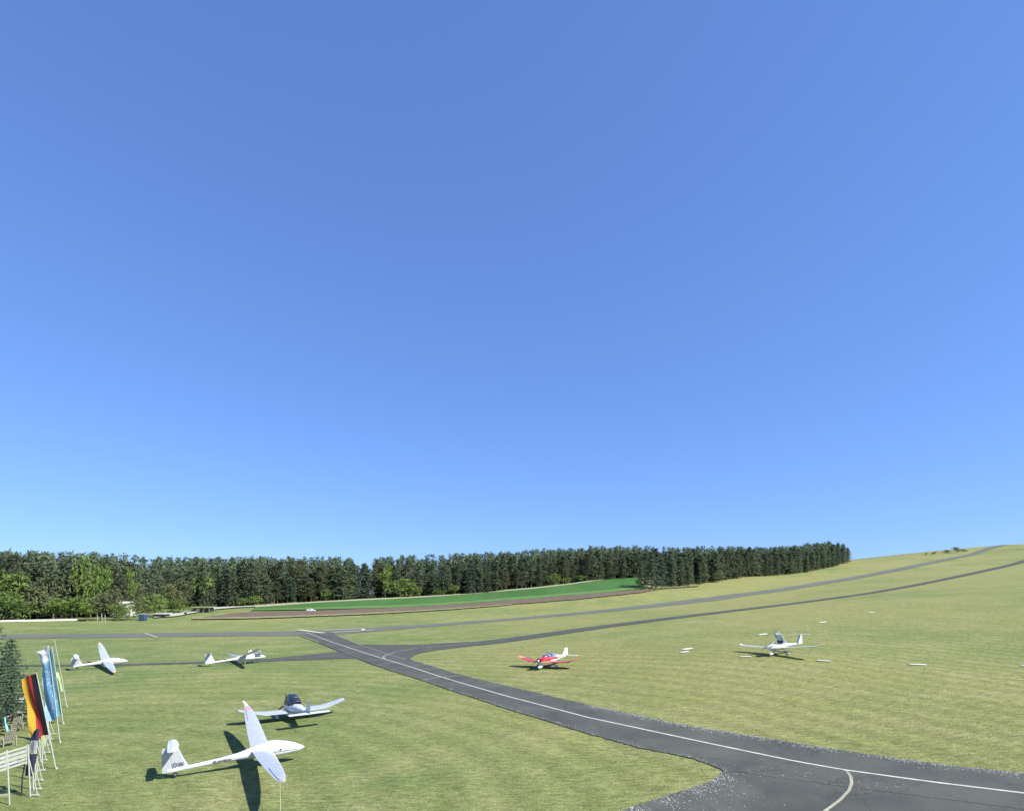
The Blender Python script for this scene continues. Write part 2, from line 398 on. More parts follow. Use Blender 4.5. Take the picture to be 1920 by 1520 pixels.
sheet('runway', RW_UP, RW_LO, 14, 8, M['asphalt_pale'], .010, .08, byu=True, smooth_=12)
sheet('glider_taxi_strip', [(-200,1248),(0,1247),(250,1244),(380,1240),(500,1235),(580,1227),(636,1221.5),(650,1222)], [(-200,1251),(0,1250),(250,1247),(380,1243.5),(500,1240),(580,1237),(650,1234.5),(672,1235)], 12, 4, M['asphalt_dark'], .012, .06, byu=True)
CL = [(575,1187),(622,1204),(655,1215),(717,1235),(780,1254),(842,1274),(955,1307),(1100,1345),(1305,1389),(1497,1429),(1583,1444),(1741,1466),(1920,1488),(2300,1532)]
line('taxiway_centre_line', CL, .19, M['roadwhite'], .027, 160)
line('apron_lead_in_line', [(1574,1442.5),(1588,1447),(1595,1457),(1597,1469),(1592,1483),(1575,1501),(1548,1521),(1500,1550)], .15, M['roadyellow'], .030, 40)
line('branch_lead_in_line', [(722,1236),(718,1232),(726,1228),(742,1223),(780,1216),(835,1211.5),(900,1206)], .22, M['roadyellow'], .030, 50)
line('holding_line', [(790,1276),(822,1271),(852,1268.5),(876,1267)], .22, M['roadyellow'], .032, 20)
line('taxiway_edge_line', [(626,1190),(682,1212),(760,1237)], .22, M['faint'], .029, 30)
line('taxiway_edge_line', [(562,1191),(598,1205)], .25, M['roadyellow'], .029, 20)
line('glider_strip_line', [(600,1231.5),(656,1227)], .3, M['faint'], .028, 12)
line('runway_cross_line', [(272,1187.5),(296,1196)], .6, M['roadyellow'], .020, 12)
line('runway_cross_line', [(370,1193.5),(405,1191.5)], .5, M['faint'], .020, 8)
line('runway_threshold_bar', [(560,1181.3),(607,1187.3)], 1.7, M['roadwhite'], .03, 12)
line('runway_number_stroke', [(606,1182.3),(678,1179)], 1.5, M['roadwhite'], .03, 12)
line('runway_number_stroke', [(624,1186),(700,1181.3)], 1.5, M['roadwhite'], .03, 12)
line('runway_number_stroke', [(676,1179),(682,1180),(680,1182)], 1.0, M['roadwhite'], .031, 12)
# fields beyond the runway
T_UP = [(478,1137),(605,1128.5),(730,1122.5),(905,1110.5),(1000,1103),(1070,1095.5),(1130,1087),(1185,1079)]
T_LO = [(478,1140.5),(605,1131),(730,1125),(905,1113),(1000,1105.5),(1070,1097.5),(1130,1089),(1192,1080.5)]
sheet('field_track', T_UP, T_LO, 90, 3, M['track'], .06, .15)
G_LO = [(470,1145.5),(600,1143.5),(730,1140.5),(850,1134),(960,1125.5),(1070,1117),(1140,1111.5),(1208,1105)]
G_MD = [(475,1143),(600,1139),(730,1135.5),(850,1129),(960,1120.5),(1070,1112),(1140,1106.5),(1208,1100)]
sheet('crop_field', [(478,1141)] + T_LO[1:-1] + [(1165,1083.5),(1196,1084)], G_MD, 90, 10, M['crop'], .05, .1)
sheet('crop_margin', G_MD, G_LO, 90, 4, M['cropedge'], .045, .1)
S_LO = [(382,1159.5),(480,1158),(600,1154),(720,1149),(850,1141.5),(960,1133.5),(1070,1125.5),(1200,1112),(1310,1100)]
sheet('ploughed_field', [(380,1158),(450,1149),(600,1145)] + G_LO[2:-1] + [(1208,1106),(1310,1098.5)], S_LO, 120, 8, M['soil'], .04, .7)
sheet('field_margin', [(360,1160)] + S_LO[1:6], [(360,1162),(480,1160.5),(600,1156),(720,1151),(850,1143),(960,1134.5)], 80, 2, M['straw'], .05, .5)
sheet('gravel_drive', [(288,1155),(330,1151),(370,1143.5),(400,1140),(440,1138),(480,1136.5)], [(288,1159),(330,1156.5),(375,1148),(408,1143),(445,1140),(480,1138)], 60, 3, M['drive'], .05, .1)

# grass tufts: real blades over the near field
def in_poly(x, y, poly):
    c = np.zeros(len(x), bool); n = len(poly)
    for k in range(n):
        x1, y1 = poly[k]; x2, y2 = poly[(k + 1) % n]
        t = ((y1 > y) != (y2 > y)) & (x < (x2 - x1) * (y - y1) / (y2 - y1 + 1e-12) + x1); c ^= t
    return c
def poly_px(up, lo): return [tuple(at(*p)[:2]) for p in up] + [tuple(at(*p)[:2]) for p in lo[::-1]]
PAVED = [poly_px(TAXI_UP, TAXI_LO), poly_px([(1350,1443),(1500,1462),(1700,1488),(1920,1516),(2300,1568)], [(1356,1444),(1339,1463),(1284,1481),(1220,1501),(1164,1520),(1080,1552),(960,1610)]), poly_px([(668,1207.5),(730,1209),(805,1207.5),(880,1202),(960,1196),(1065,1180),(1200,1161),(1315,1146),(1440,1135)], [(790,1242),(772,1234),(782,1226),(817,1219),(905,1209.5),(960,1203),(1065,1188),(1200,1167.5),(1315,1152),(1440,1141)]),
         poly_px([(-200,1248),(0,1247),(250,1244),(380,1240),(500,1235),(580,1227),(650,1222)], [(-200,1251),(0,1250),(250,1247),(380,1243.5),(500,1240),(580,1237),(672,1235)])]
NT = 90000
d = 19 * (150 / 19) ** rng.beta(1.1, 1.5, NT); x = (rng.random(NT) * 2100 - 1050) * d / F
keep = np.ones(NT, bool)
for pg in PAVED: keep &= ~in_poly(x, d, pg)
x, d = x[keep], d[keep]; n = len(x); z = tz(x, d)
sz = (.012 + .016 * rng.random(n)) * (1 + d / 60)
Vt = []; base = np.stack([x, d, z], 1)
for k in range(3):
    a = rng.random(n) * 6.283; wv = np.stack([np.cos(a), np.sin(a), 0 * a], 1) * (sz * .9)[:, None]
    ln = (rng.random((n, 3)) - .5) * (sz * 2.2)[:, None]; ln[:, 2] = sz * (.5 + .5 * rng.random(n))
    off = (rng.random((n, 3)) - .5) * (sz * 1.5)[:, None]; off[:, 2] = -.005
    Vt.append(np.stack([base + off - wv, base + off + wv, base + off + ln], 1))
# the three blades of a tuft share their first vertex, so that one tuft is one island
B0, B1, B2 = Vt; B1[:, 0] = B0[:, 0]; B2[:, 0] = B0[:, 0]
VV = np.concatenate([B0, B1[:, 1:], B2[:, 1:]], 1).reshape(-1, 3)
q = np.arange(n)[:, None] * 7; TT = np.concatenate([q + [[0, 1, 2]], q + [[0, 3, 4]], q + [[0, 5, 6]]], 0)
tag(np_mesh('grass_tufts', VV, TT, M['tuft']), 'short mown grass with pale dry tips on the airfield', 'grass', kind='stuff')

# pale petals / chips along the taxiway edges
cp = []
def chips(edge, n, spread, inward, dmin=0):
    A = resample([at(*p) for p in edge], 400)
    for _ in range(n):
        k = random.randrange(399); p = A[k].lerp(A[k+1], random.random()); dd = (A[k+1] - A[k]).normalized(); s = Vector((-dd.y, dd.x, 0)) * inward
        o = abs(random.gauss(0, 1)) * spread
        if random.random() > .8 - .75 * (math.sin(p.x * 1.3) * math.sin(p.y * 1.7 + p.x)): continue
        q = p + s * o; cp.append((q.x, q.y))
chips(TAXI_UP[8:14], 2100, .42, -1); chips(TAXI_UP[4:9], 350, .3, -1)
chips(TAXI_LO[5:12], 650, .3, 1)
chips([(1356,1444),(1339,1463),(1284,1481),(1220,1501),(1164,1520),(1080,1552)], 900, .6, 1); chips([(1340,1463),(1284,1481),(1220,1501),(1164,1520)], 240, 2.2, 1)
chips([(1356,1446),(1500,1470),(1700,1495)], 70, 1.5, 1)
V = []; T = []
for x, y in cp:
    s = random.uniform(.018, .045); z = gz(x, y) + .024 * (1 + math.hypot(x, y) / 30) + .002; a = random.random() * 6.28; k = len(V)
    for t in range(4): V.append((x + s * math.cos(a + t * 1.57) * random.uniform(.6, 1.3), y + s * math.sin(a + t * 1.57) * random.uniform(.6, 1.3), z))
    V.append((x, y, z + s * .6)); T += [(k, k+1, k+4), (k+1, k+2, k+4), (k+2, k+3, k+4), (k+3, k, k+4)]
tag(np_mesh('fallen_petals', np.array(V), np.array(T), M['chips']), 'pale fallen petals gathered along the taxiway and apron edges', 'petals', kind='stuff')

# ------------------------------------------------------------------ trees
def clump_cloud(centres, sizes, per, flat=.7, seed=0, tri=.45):
    """leaf clumps: a few small triangles tossed round every centre; every clump is an island"""
    r = np.random.default_rng(seed); n = len(centres); c = np.asarray(centres); s = np.asarray(sizes)
    V = []; T = []
    root = c[:, None, :]
    a = r.normal(size=(n, per, 3)); a /= np.linalg.norm(a, axis=2, keepdims=True); a[..., 2] *= flat
    p1 = root + a * (s[:, None, None] * (.6 + .7 * r.random((n, per, 1))))
    b_ = r.normal(size=(n, per, 3)); p2 = p1 + b_ * s[:, None, None] * tri
    V = np.concatenate([root, np.stack([p1, p2], 2).reshape(n, per * 2, 3)], 1)
    k = np.arange(per); t = np.stack([0 * k, 1 + 2 * k, 2 + 2 * k], 1)
    T = (np.arange(n)[:, None, None] * (1 + 2 * per) + t[None]).reshape(-1, 3)
    return V.reshape(-1, 3), T
def pine_cloud(h, seed, n=420, low=.35, per=8, spread=1., tri=.6, big=.85):
    r = np.random.default_rng(seed); cs = []; ss = []
    tops = h * (.985)
    nb = 26
    for k in range(nb):
        t = (k + .5) / nb; zc = h * (low + (1 - low) * t)
        rad = spread * h * .125 * (math.sin(min(1, (1 - t) * 1.25 + .10) * 1.57) ** .8) * r.uniform(.4, 1.45)
        az_ = r.random() * 6.283
        for q in range(n // nb):
            a = az_ + r.normal() * .9 + (r.integers(0, 3)) * 2.1; rr = rad * math.sqrt(r.random()) 
            cs.append((math.cos(a) * rr, math.sin(a) * rr, zc + r.normal() * h * .012)); ss.append(r.uniform(.4, .8) * big)
    cs.append((0, 0, tops)); ss.append(.35)
    return clump_cloud(np.array(cs), np.array(ss), per, .6, seed, tri)
def broad_cloud(h, wd, seed, n=330, per=7, low=.12, sz=.5):
    r = np.random.default_rng(seed); cs = []; nl = 9
    lobes = [(r.normal() * wd * .22, r.normal() * wd * .22, h * r.uniform(.3, .85), wd * r.uniform(.2, .34)) for _ in range(nl)] + [(0, 0, h * .8, wd * .28)]
    for q in range(n):
        l = lobes[r.integers(0, len(lobes))]; v = r.normal(size=3); v /= np.linalg.norm(v); rr = l[3] * (.55 + .5 * r.random())
        z = l[2] + v[2] * rr * 1.1
        if z < h * low * .5: z = h * low * r.random() + .2
        cs.append((l[0] + v[0] * rr, l[1] + v[1] * rr, min(z, h)))
    return clump_cloud(np.array(cs), r.uniform(.6, 1.1, len(cs)) * sz, per, .8, seed, .75)
def trunk(h, r0, mt, parent, bend=.02, limbs=6, seed=0, lo=.35):
    rr = random.Random(seed); mb = MB(); pts = [Vector((rr.uniform(-1, 1) * h * bend * t, rr.uniform(-1, 1) * h * bend * t, h * t)) for t in (0, .25, .5, .75, .95)]; pts[0].z = -.4
    mb.tube(pts, [r0, r0 * .8, r0 * .6, r0 * .35, .03], 7)
    for k in range(limbs):
        t = lo + (.9 - lo) * k / limbs; a = rr.random() * 6.28; l = h * .11 * (1.2 - t)
        mb.tube([(0, 0, h * t), (math.cos(a) * l, math.sin(a) * l, h * t + l * .4)], [r0 * .3, .02], 5)
    return mb.build('trunk', mt, parent, True)

def make_tree(name, h, kind, seed, mt, bark, **kw):
    root = empty(name)
    if kind == 'pine':
        V, T = pine_cloud(h, seed, **kw); trunk(h, .22, bark, root, .012, 7, seed, .35)
    else:
        V, T = broad_cloud(h, kw.pop('wd'), seed, **kw); trunk(h * .85, .14 + h * .006, bark, root, .03, 7, seed, .2)
    np_mesh('crown', V, T, mt, root); return root
PINES = [make_tree('pine_tree', h, 'pine', 11 + k, M['pine_olive'] if k in (3, 5) else M['pine'], M['bark'], low=l, spread=s) for k, (h, l, s) in enumerate([(21, .22, 1.15), (22, .30, 1.1), (20, .14, 1.2), (21.5, .36, 1.25), (19, .08, 1.1), (22.5, .26, 1.3), (23, .05, .75), (21, .04, .85)])]
BROAD = [make_tree('leafy_tree', 10, 'broad', 41 + k, M['leaf'], M['bark2'], wd=w_) for k, w_ in enumerate([7.5, 6.5, 9])]
OLIVE = [make_tree('olive_green_tree', 10, 'broad', 51 + k, M['leafdull'], M['bark2'], wd=w_, sz=.45) for k, w_ in enumerate([7.5, 6.8, 9])]
for o in PINES + BROAD + OLIVE: kids(o)
USED = set()
def place(proto, p, s, rz, label, cat, group, name=None, sx=None):
    if proto.name in USED: o = copy_tree(proto)
    else: USED.add(proto.name); o = proto
    if name: o.name = name
    o.location = p; o.rotation_euler = (0, 0, rz); o.scale = (sx or s, sx or s, s)
    return tag(o, label, cat, group)
PROTO_NAMES = {}
def forest_row(line_, off, step, jit, n0):
    A = []
    for (a, c) in zip(line_, line_[1:]):
        a = Vector(a); c = Vector(c); L = (c - a).length; nrm = Vector((-(c - a).y, (c - a).x)).normalized()
        k = 0
        while k * step < L:
            t = (k * step + random.uniform(-jit, jit)) / L; A.append(a.lerp(c, t) + nrm * (off + random.uniform(-1, 1) * jit)); k += 1
    return A
FL = [(-215, 192), (-174, 192), (-150, 214), (-158, 255), (-126, 277), (-79, 322), (-18.9, 334), (38.8, 374), (98, 414), (132, 452)]
FB = [(75, 313), (110, 350), (171.8, 413), (250, 480), (337, 560)]
cands = []
for r_ in range(10):
    for p in forest_row(FL, r_ * 4.4, 4.4 if r_ > 2 else 4.8, 1.8, r_): cands.append((p, r_, 'L'))
for r_ in range(4):
    for p in forest_row([(-205, 262), (-150, 320)], r_ * 5, 4.2, 1.5, r_): cands.append((p, 5, 'L'))
for r_ in range(6):
    for p in forest_row(FB, r_ * 5.2, 5.4, 2.4, r_):
        if 1598 > 960 + p.x / p.y * F > 1243 + 14 * random.random(): cands.append((p, r_, 'B'))
def hgt(p, r_, w_):
    if r_ == 0: return random.uniform(11, 20) * (1 if w_ == 'L' else 1.05)
    if r_ == 1: return random.uniform(15, 22.5)
    if w_ == 'L': return random.uniform(18.5, 25) * (.88 if r_ == 0 else 1)
    t = (p.x - 75) / 262
    return random.uniform(18.5, 23) * (1.0 if t < .93 else .85)
front = [c for c in cands if c[1] <= 2 and abs(c[0].x / c[0].y) < .96 and c[0].x < 1e6]
front.sort(key=lambda c: (c[1], c[0].length)); front = front[:300]; fs = set(id(c) for c in front)
HARDV = [[], []]; off_ = 0; HARDT = []
for c in cands:
    p, r_, wh = c; z = gz(p.x, p.y); h = hgt(p, r_, wh)
    if id(c) in fs:
        pr = PINES[random.choice((0, 1, 2, 3, 4, 5, 6, 7)) if r_ else random.choice((2, 4, 4, 0, 5, 7))]; hh = {0: 21, 1: 22, 2: 20, 3: 21.5, 4: 19, 5: 22.5, 6: 23, 7: 21}[PINES.index(pr)]
        if wh == 'L': u_ = 960 + p.x / p.y * F; lab = ('tall dark pine in the forest edge behind the hut on the left' if u_ < 470 else 'tall dark pine in the forest edge behind the green crop field'); gr = 'pines of the forest behind the hut' if u_ < 470 else 'pines of the forest behind the crop field'
        else: lab = 'dark pine in the wood standing on the slope beside the runway'; gr = 'pines of the wood on the slope'
        place(pr, (p.x, p.y, z - .2), h / hh, random.random() * 6.28, lab, 'tree', gr, sx=h / hh * random.uniform(1.0, 1.45) * (1.25 if r_ == 0 else 1))
    else:
        V, T = pine_cloud(h, random.randrange(10**6), n=150, per=5, low=.04, spread=1.25, tri=.85, big=1.25); V = V + [p.x, p.y, z - .2]
        HARDV[0].append(V); HARDT.append(T + off_); off_ += len(V)
tag(np_mesh('deep_forest', np.concatenate(HARDV[0]), np.concatenate(HARDT), M['pine']), 'mass of dark pine tops rising behind the forest edge', 'forest', kind='stuff')

# leafy trees and bushes along the forest foot: (u, v of foot, height px, width factor, kind, label)
LT = [
 (12,1161,92,1.0,'b','bright green tree at the far left of the forest edge'),
 (42,1156,100,.55,'b','tall fresh green tree rising above the white barrier on the left'),
 (22,1164,55,1.3,'b','broad low green bush behind the left end of the white barrier'),
 (70,1160,62,1.0,'o','olive tree behind the middle of the white barrier'),
 (105,1163,42,1.5,'b','wide green bush behind the right half of the white barrier'),
 (100,1160,85,.8,'o','brownish tree standing above the white barrier'),
 (135,1163,46,1.4,'b','round green bush at the right end of the white barrier'),
 (163,1164,36,1.2,'b','low green bush right of the white barrier'),
 (170,1158,112,.42,'b','tallest bright yellow-green tree of the left forest edge'),
 (190,1158,98,.42,'b','bright green tree just right of the tallest yellow-green one'),
 (190,1163,52,1.2,'o','olive bush in front of the white roofed shed'),
 (214,1158,60,.6,'o','mid green tree beside the white roofed shed'),
 (243,1154,88,.32,'b','slim bright green tree above the white roofed shed'),
 (262,1152,60,.45,'o','slim olive tree right of the shed'),
 (238,1163,32,1.4,'b','low bush under the white roofed shed'),
 (215,1162,30,1.3,'b','low bush under the left end of the white roofed shed'),
 (256,1161,38,.9,'o','olive bush between the shed and the blue container'),
 (285,1156,42,1.0,'b','small leafy tree right of the blue container'),
 (322,1150,56,.9,'o','brownish olive tree above the pale drive'),
 (345,1148,62,.9,'o','tall olive tree just left of the flat roofed hut'),
 (336,1150,28,1.5,'b','low bush beside the pale drive'),
 (382,1139,62,.7,'b','bright green tree behind the flat roofed hut'),
 (452,1138,18,1.3,'b','small round bush right of the flat roofed hut'),
 (478,1136,20,1.2,'b','small pale green bush at the corner of the forest'),
 (540,1129,42,.7,'b','slender light green tree in the dark forest edge'),
 (566,1129,13,1.5,'o','first low olive bush at the edge of the crop field'),
 (588,1128,13,1.5,'o','second low olive bush at the edge of the crop field'),
 (610,1127,24,1.0,'b','small green tree at the foot of the pines by the two olive bushes'),
 (722,1120,52,.9,'b','green tree at the left of the bright group before the pines'),
 (750,1121,36,1.5,'b','wide bright yellow-green bush standing out before the pines'),
 (775,1120,25,1.4,'b','low bright bush at the right of the yellow-green group'),
 (730,1119,62,.6,'b','tallest leafy tree of the yellow-green group'),
 (826,1117,18,1.2,'b','small bush between the yellow-green group and the corner tree'),
 (852,1116,20,1.2,'b','green bush left of the corner tree'),
 (900,1110,44,.75,'b','bright green corner tree where the forest edge steps back'),
 (1037,1098,22,1.2,'b','pale green bush below the far pines beside the track'),
 (1062,1096,14,1.6,'b','low bush beside the end of the field track'),
 (1088,1092,14,1.6,'b','light hedge bush left of the middle of the upper track'),
 (1112,1088,15,1.6,'b','light hedge bush in the middle of the upper track'),
 (1136,1085,15,1.6,'b','light hedge bush right of the middle of the upper track'),
 (1165,1081,14,1.6,'b','light hedge bush at the upper end of the track'),
 (1122,1086,34,.6,'b','slim pale tree above the light hedge'),
 (1325,1090,20,1.3,'o','pale bush glimpsed between the trunks of the wood'),
 (1352,1088,18,1.3,'b','second pale bush glimpsed between the trunks of the wood'),
]
for k, (u, v, hp, wf, kd, lab) in enumerate(LT):
    p = at(u, v); h = hp * p.y / F; s = h / 10
    pr = (BROAD if kd == 'b' else OLIVE)[k % 3]
    place(pr, (p.x, p.y, p.z - .1), s, random.random() * 6.28, lab, 'bush' if hp < 40 else 'tree', 'leafy trees along the forest foot', name='bush' if hp < 40 else None, sx=s * wf)
INN = [(28,1150,'left of the tall fresh green tree'),(128,1152,'above the wide green bush'),(212,1146,'above the mid green tree by the shed'),(300,1143,'above the dark shelter'),(405,1136,'right of the flat roofed hut'),(432,1135,'halfway from the hut to the crop field'),
 (505,1131,'at the left end of the crop field'),(640,1123,'between the olive bushes and the yellow-green group'),(690,1120,'left of the yellow-green group'),(805,1115,'right of the yellow-green group'),(880,1110,'left of the corner tree'),(945,1104,'right of the corner tree'),(990,1100,'midway along the field track'),(1020,1097,'left of the pale bush by the track'),(1150,1080,'near the upper end of the track')]
for k, (u, v, where) in enumerate(INN):
    p = at(u, v); h = random.uniform(7, 13); place((OLIVE if k % 3 else BROAD)[k % 3], (p.x, p.y + 1, p.z - .1), h / 10, random.random() * 6, 'slim young leafy tree under the dark pines %s' % where, 'tree', 'young leafy trees under the pines', sx=h / 10 * .7)
# sparse pines at the left tip of the wood
for u, dd, h, lab in [(1203, 318, 13, 'small dark pine at the left tip of the wood on the slope'), (1222, 309, 19, 'spreading pine second from the left tip of the wood'), (1240, 315, 17, 'short pine third from the left tip of the wood')]:
    p = pt(u, dd); place(PINES[4], (p.x, p.y, p.z - .1), h / 19, random.random() * 6, lab, 'tree', None, sx=h / 19 * 1.5)
# bushes on the hill crest
for u, dd, h, wf, lab in [(1776, 690, 4.5, 2.2, 'left round bush on the hill crest'), (1793, 690, 7, 1.9, 'tallest bush on the hill crest'), (1806, 690, 3.5, 2.6, 'low right bush on the hill crest'), (1752, 690, 3.5, 2.2, 'small scrub left of the hill crest bushes'), (1737, 692, 3, 1.5, 'tiny scrub farthest left on the hill crest')]:
    p = pt(u, dd); place(OLIVE[0], (p.x, p.y, p.z - .3), h / 10, random.random() * 6, lab, 'bush', 'bushes on the hill crest', name='bush', sx=h / 10 * wf)

# two spruces at the left edge
def spruce(h, rad, p, label, seed, n=34):
    r = np.random.default_rng(seed); root = empty('spruce_tree', p, 0, label, 'tree')
    mb = MB().tube([(0, 0, -.3), (0, 0, h * .5), (0, 0, h)], [.17, .1, .015], 8); cs = []; ss = []
    for k in range(n):
        t = k / n; zc = h * (.06 + .93 * t); L = rad * (1 - t) ** .85 + .12; nb = 7 if t < .8 else 5; a0 = r.random() * 6
        for q in range(nb):
            a = a0 + q * 6.283 / nb + r.normal() * .2; l = L * r.uniform(.65, 1.15)
            if q % 2 == 0: mb.tube([(0, 0, zc), (math.cos(a) * l * .95, math.sin(a) * l * .95, zc - l * .16)], [.025, .008], 4, False)
            m_ = max(3, int(l / .2))
            for e in range(m_):
                f = (e + .6) / m_; side = r.normal() * .16 * (1 - f * .5)
                cs.append((math.cos(a) * l * f - math.sin(a) * side, math.sin(a) * l * f + math.cos(a) * side, zc - l * .18 * f + .1 * f * f * l - .03)); ss.append(.155 + .05 * r.random())
    mb.build('trunk', M['bark2'], root, True); V, T = clump_cloud(np.array(cs), np.array(ss), 5, .5, seed, .5)
    np_mesh('crown', V, T, M['spruce'], root); return root
p = pt(-22, 41); spruce(9.2, 3.4, p, 'large dark spruce cut off by the left edge of the picture', 5, 30)
p = pt(22, 46); spruce(6.6, 1.9, p, 'smaller dark spruce right of the cut off one, with a thin leader', 6, 24)

# ------------------------------------------------------------------ aircraft
def ell(x, zc, hw, hu, hd, n=22, p=2.3):
    o = []
    for k in range(n):
        t = 2 * math.pi * k / n; c, s_ = math.cos(t), math.sin(t)
        o.append(Vector((x, hw * math.copysign(abs(c) ** (2 / p), c), zc + (hu if s_ > 0 else hd) * math.copysign(abs(s_) ** (2 / p), s_))))
    return o
AF = [(1, 0), (.75, .035), (.5, .062), (.28, .072), (.12, .055), (.03, .028), (0, 0), (.03, -.018), (.12, -.03), (.35, -.035), (.7, -.015)]
def foil(xle, y, z, ch, th=1., tw=0, a=0., b_=1., nrm=(0, 0, 1)):
    """airfoil ring from chord fraction a to b_; nrm is the thickness direction"""
    nv = Vector(nrm); o = []
    for cx, cz in AF:
        cx = a + (b_ - a) * cx if (a or b_ != 1) else cx
        o.append(Vector((xle - cx * ch, y, z)) + nv * (cz * ch * th) + Vector((0, 0, (.5 - cx) * ch * math.tan(tw))))
    return o
def text_mesh(name, s, size, loc, rot, m, parent, ext=.004, bold=.015, sp=1.08):
    cu = bpy.data.curves.new(name, 'FONT'); cu.body = s; cu.size = size; cu.extrude = ext; cu.space_character = sp; cu.offset = size * bold; cu.resolution_u = 3
    t = bpy.data.objects.new(name + '_src', cu); COL.objects.link(t)
    dg = bpy.context.evaluated_depsgraph_get(); me = bpy.data.meshes.new_from_object(t.evaluated_get(dg))
    bpy.data.objects.remove(t); me.materials.clear(); me.materials.append(m)
    o = bpy.data.objects.new(name, me); COL.objects.link(o); o.parent = parent; o.location = loc; o.rotation_euler = rot; return o
def wheel(parent, c, r, wd, name='wheel'):
    o = MB().tube([(c[0], c[1] - wd / 2, c[2]), (c[0], c[1] - wd * .3, c[2]), (c[0], c[1] + wd * .3, c[2]), (c[0], c[1] + wd / 2, c[2])], [r * .8, r, r, r * .8], 16).build(name, M['black'], parent, True)
    MB().tube([(c[0], c[1] - wd * .53, c[2]), (c[0], c[1] + wd * .53, c[2])], r * .4, 10).build('hub', M['metal'], o, True); return o
def spat(parent, c, L=.95, name='wheel_fairing'):
    return MB().loft([ell(c[0] + x * L, c[1] * 1, c[2], 0, 0, 0) if False else [v + Vector((0, c[1], 0)) for v in ell(c[0] + x * L, c[2], w_, hu, hd, 12)] for x, w_, hu, hd in ((.5, .02, .02, .03), (.4, .09, .12, .12), (.15, .13, .2, .14), (-.1, .12, .19, .12), (-.35, .07, .11, .06), (-.6, .01, .02, .02))]).build(name, M['white'], parent, True)

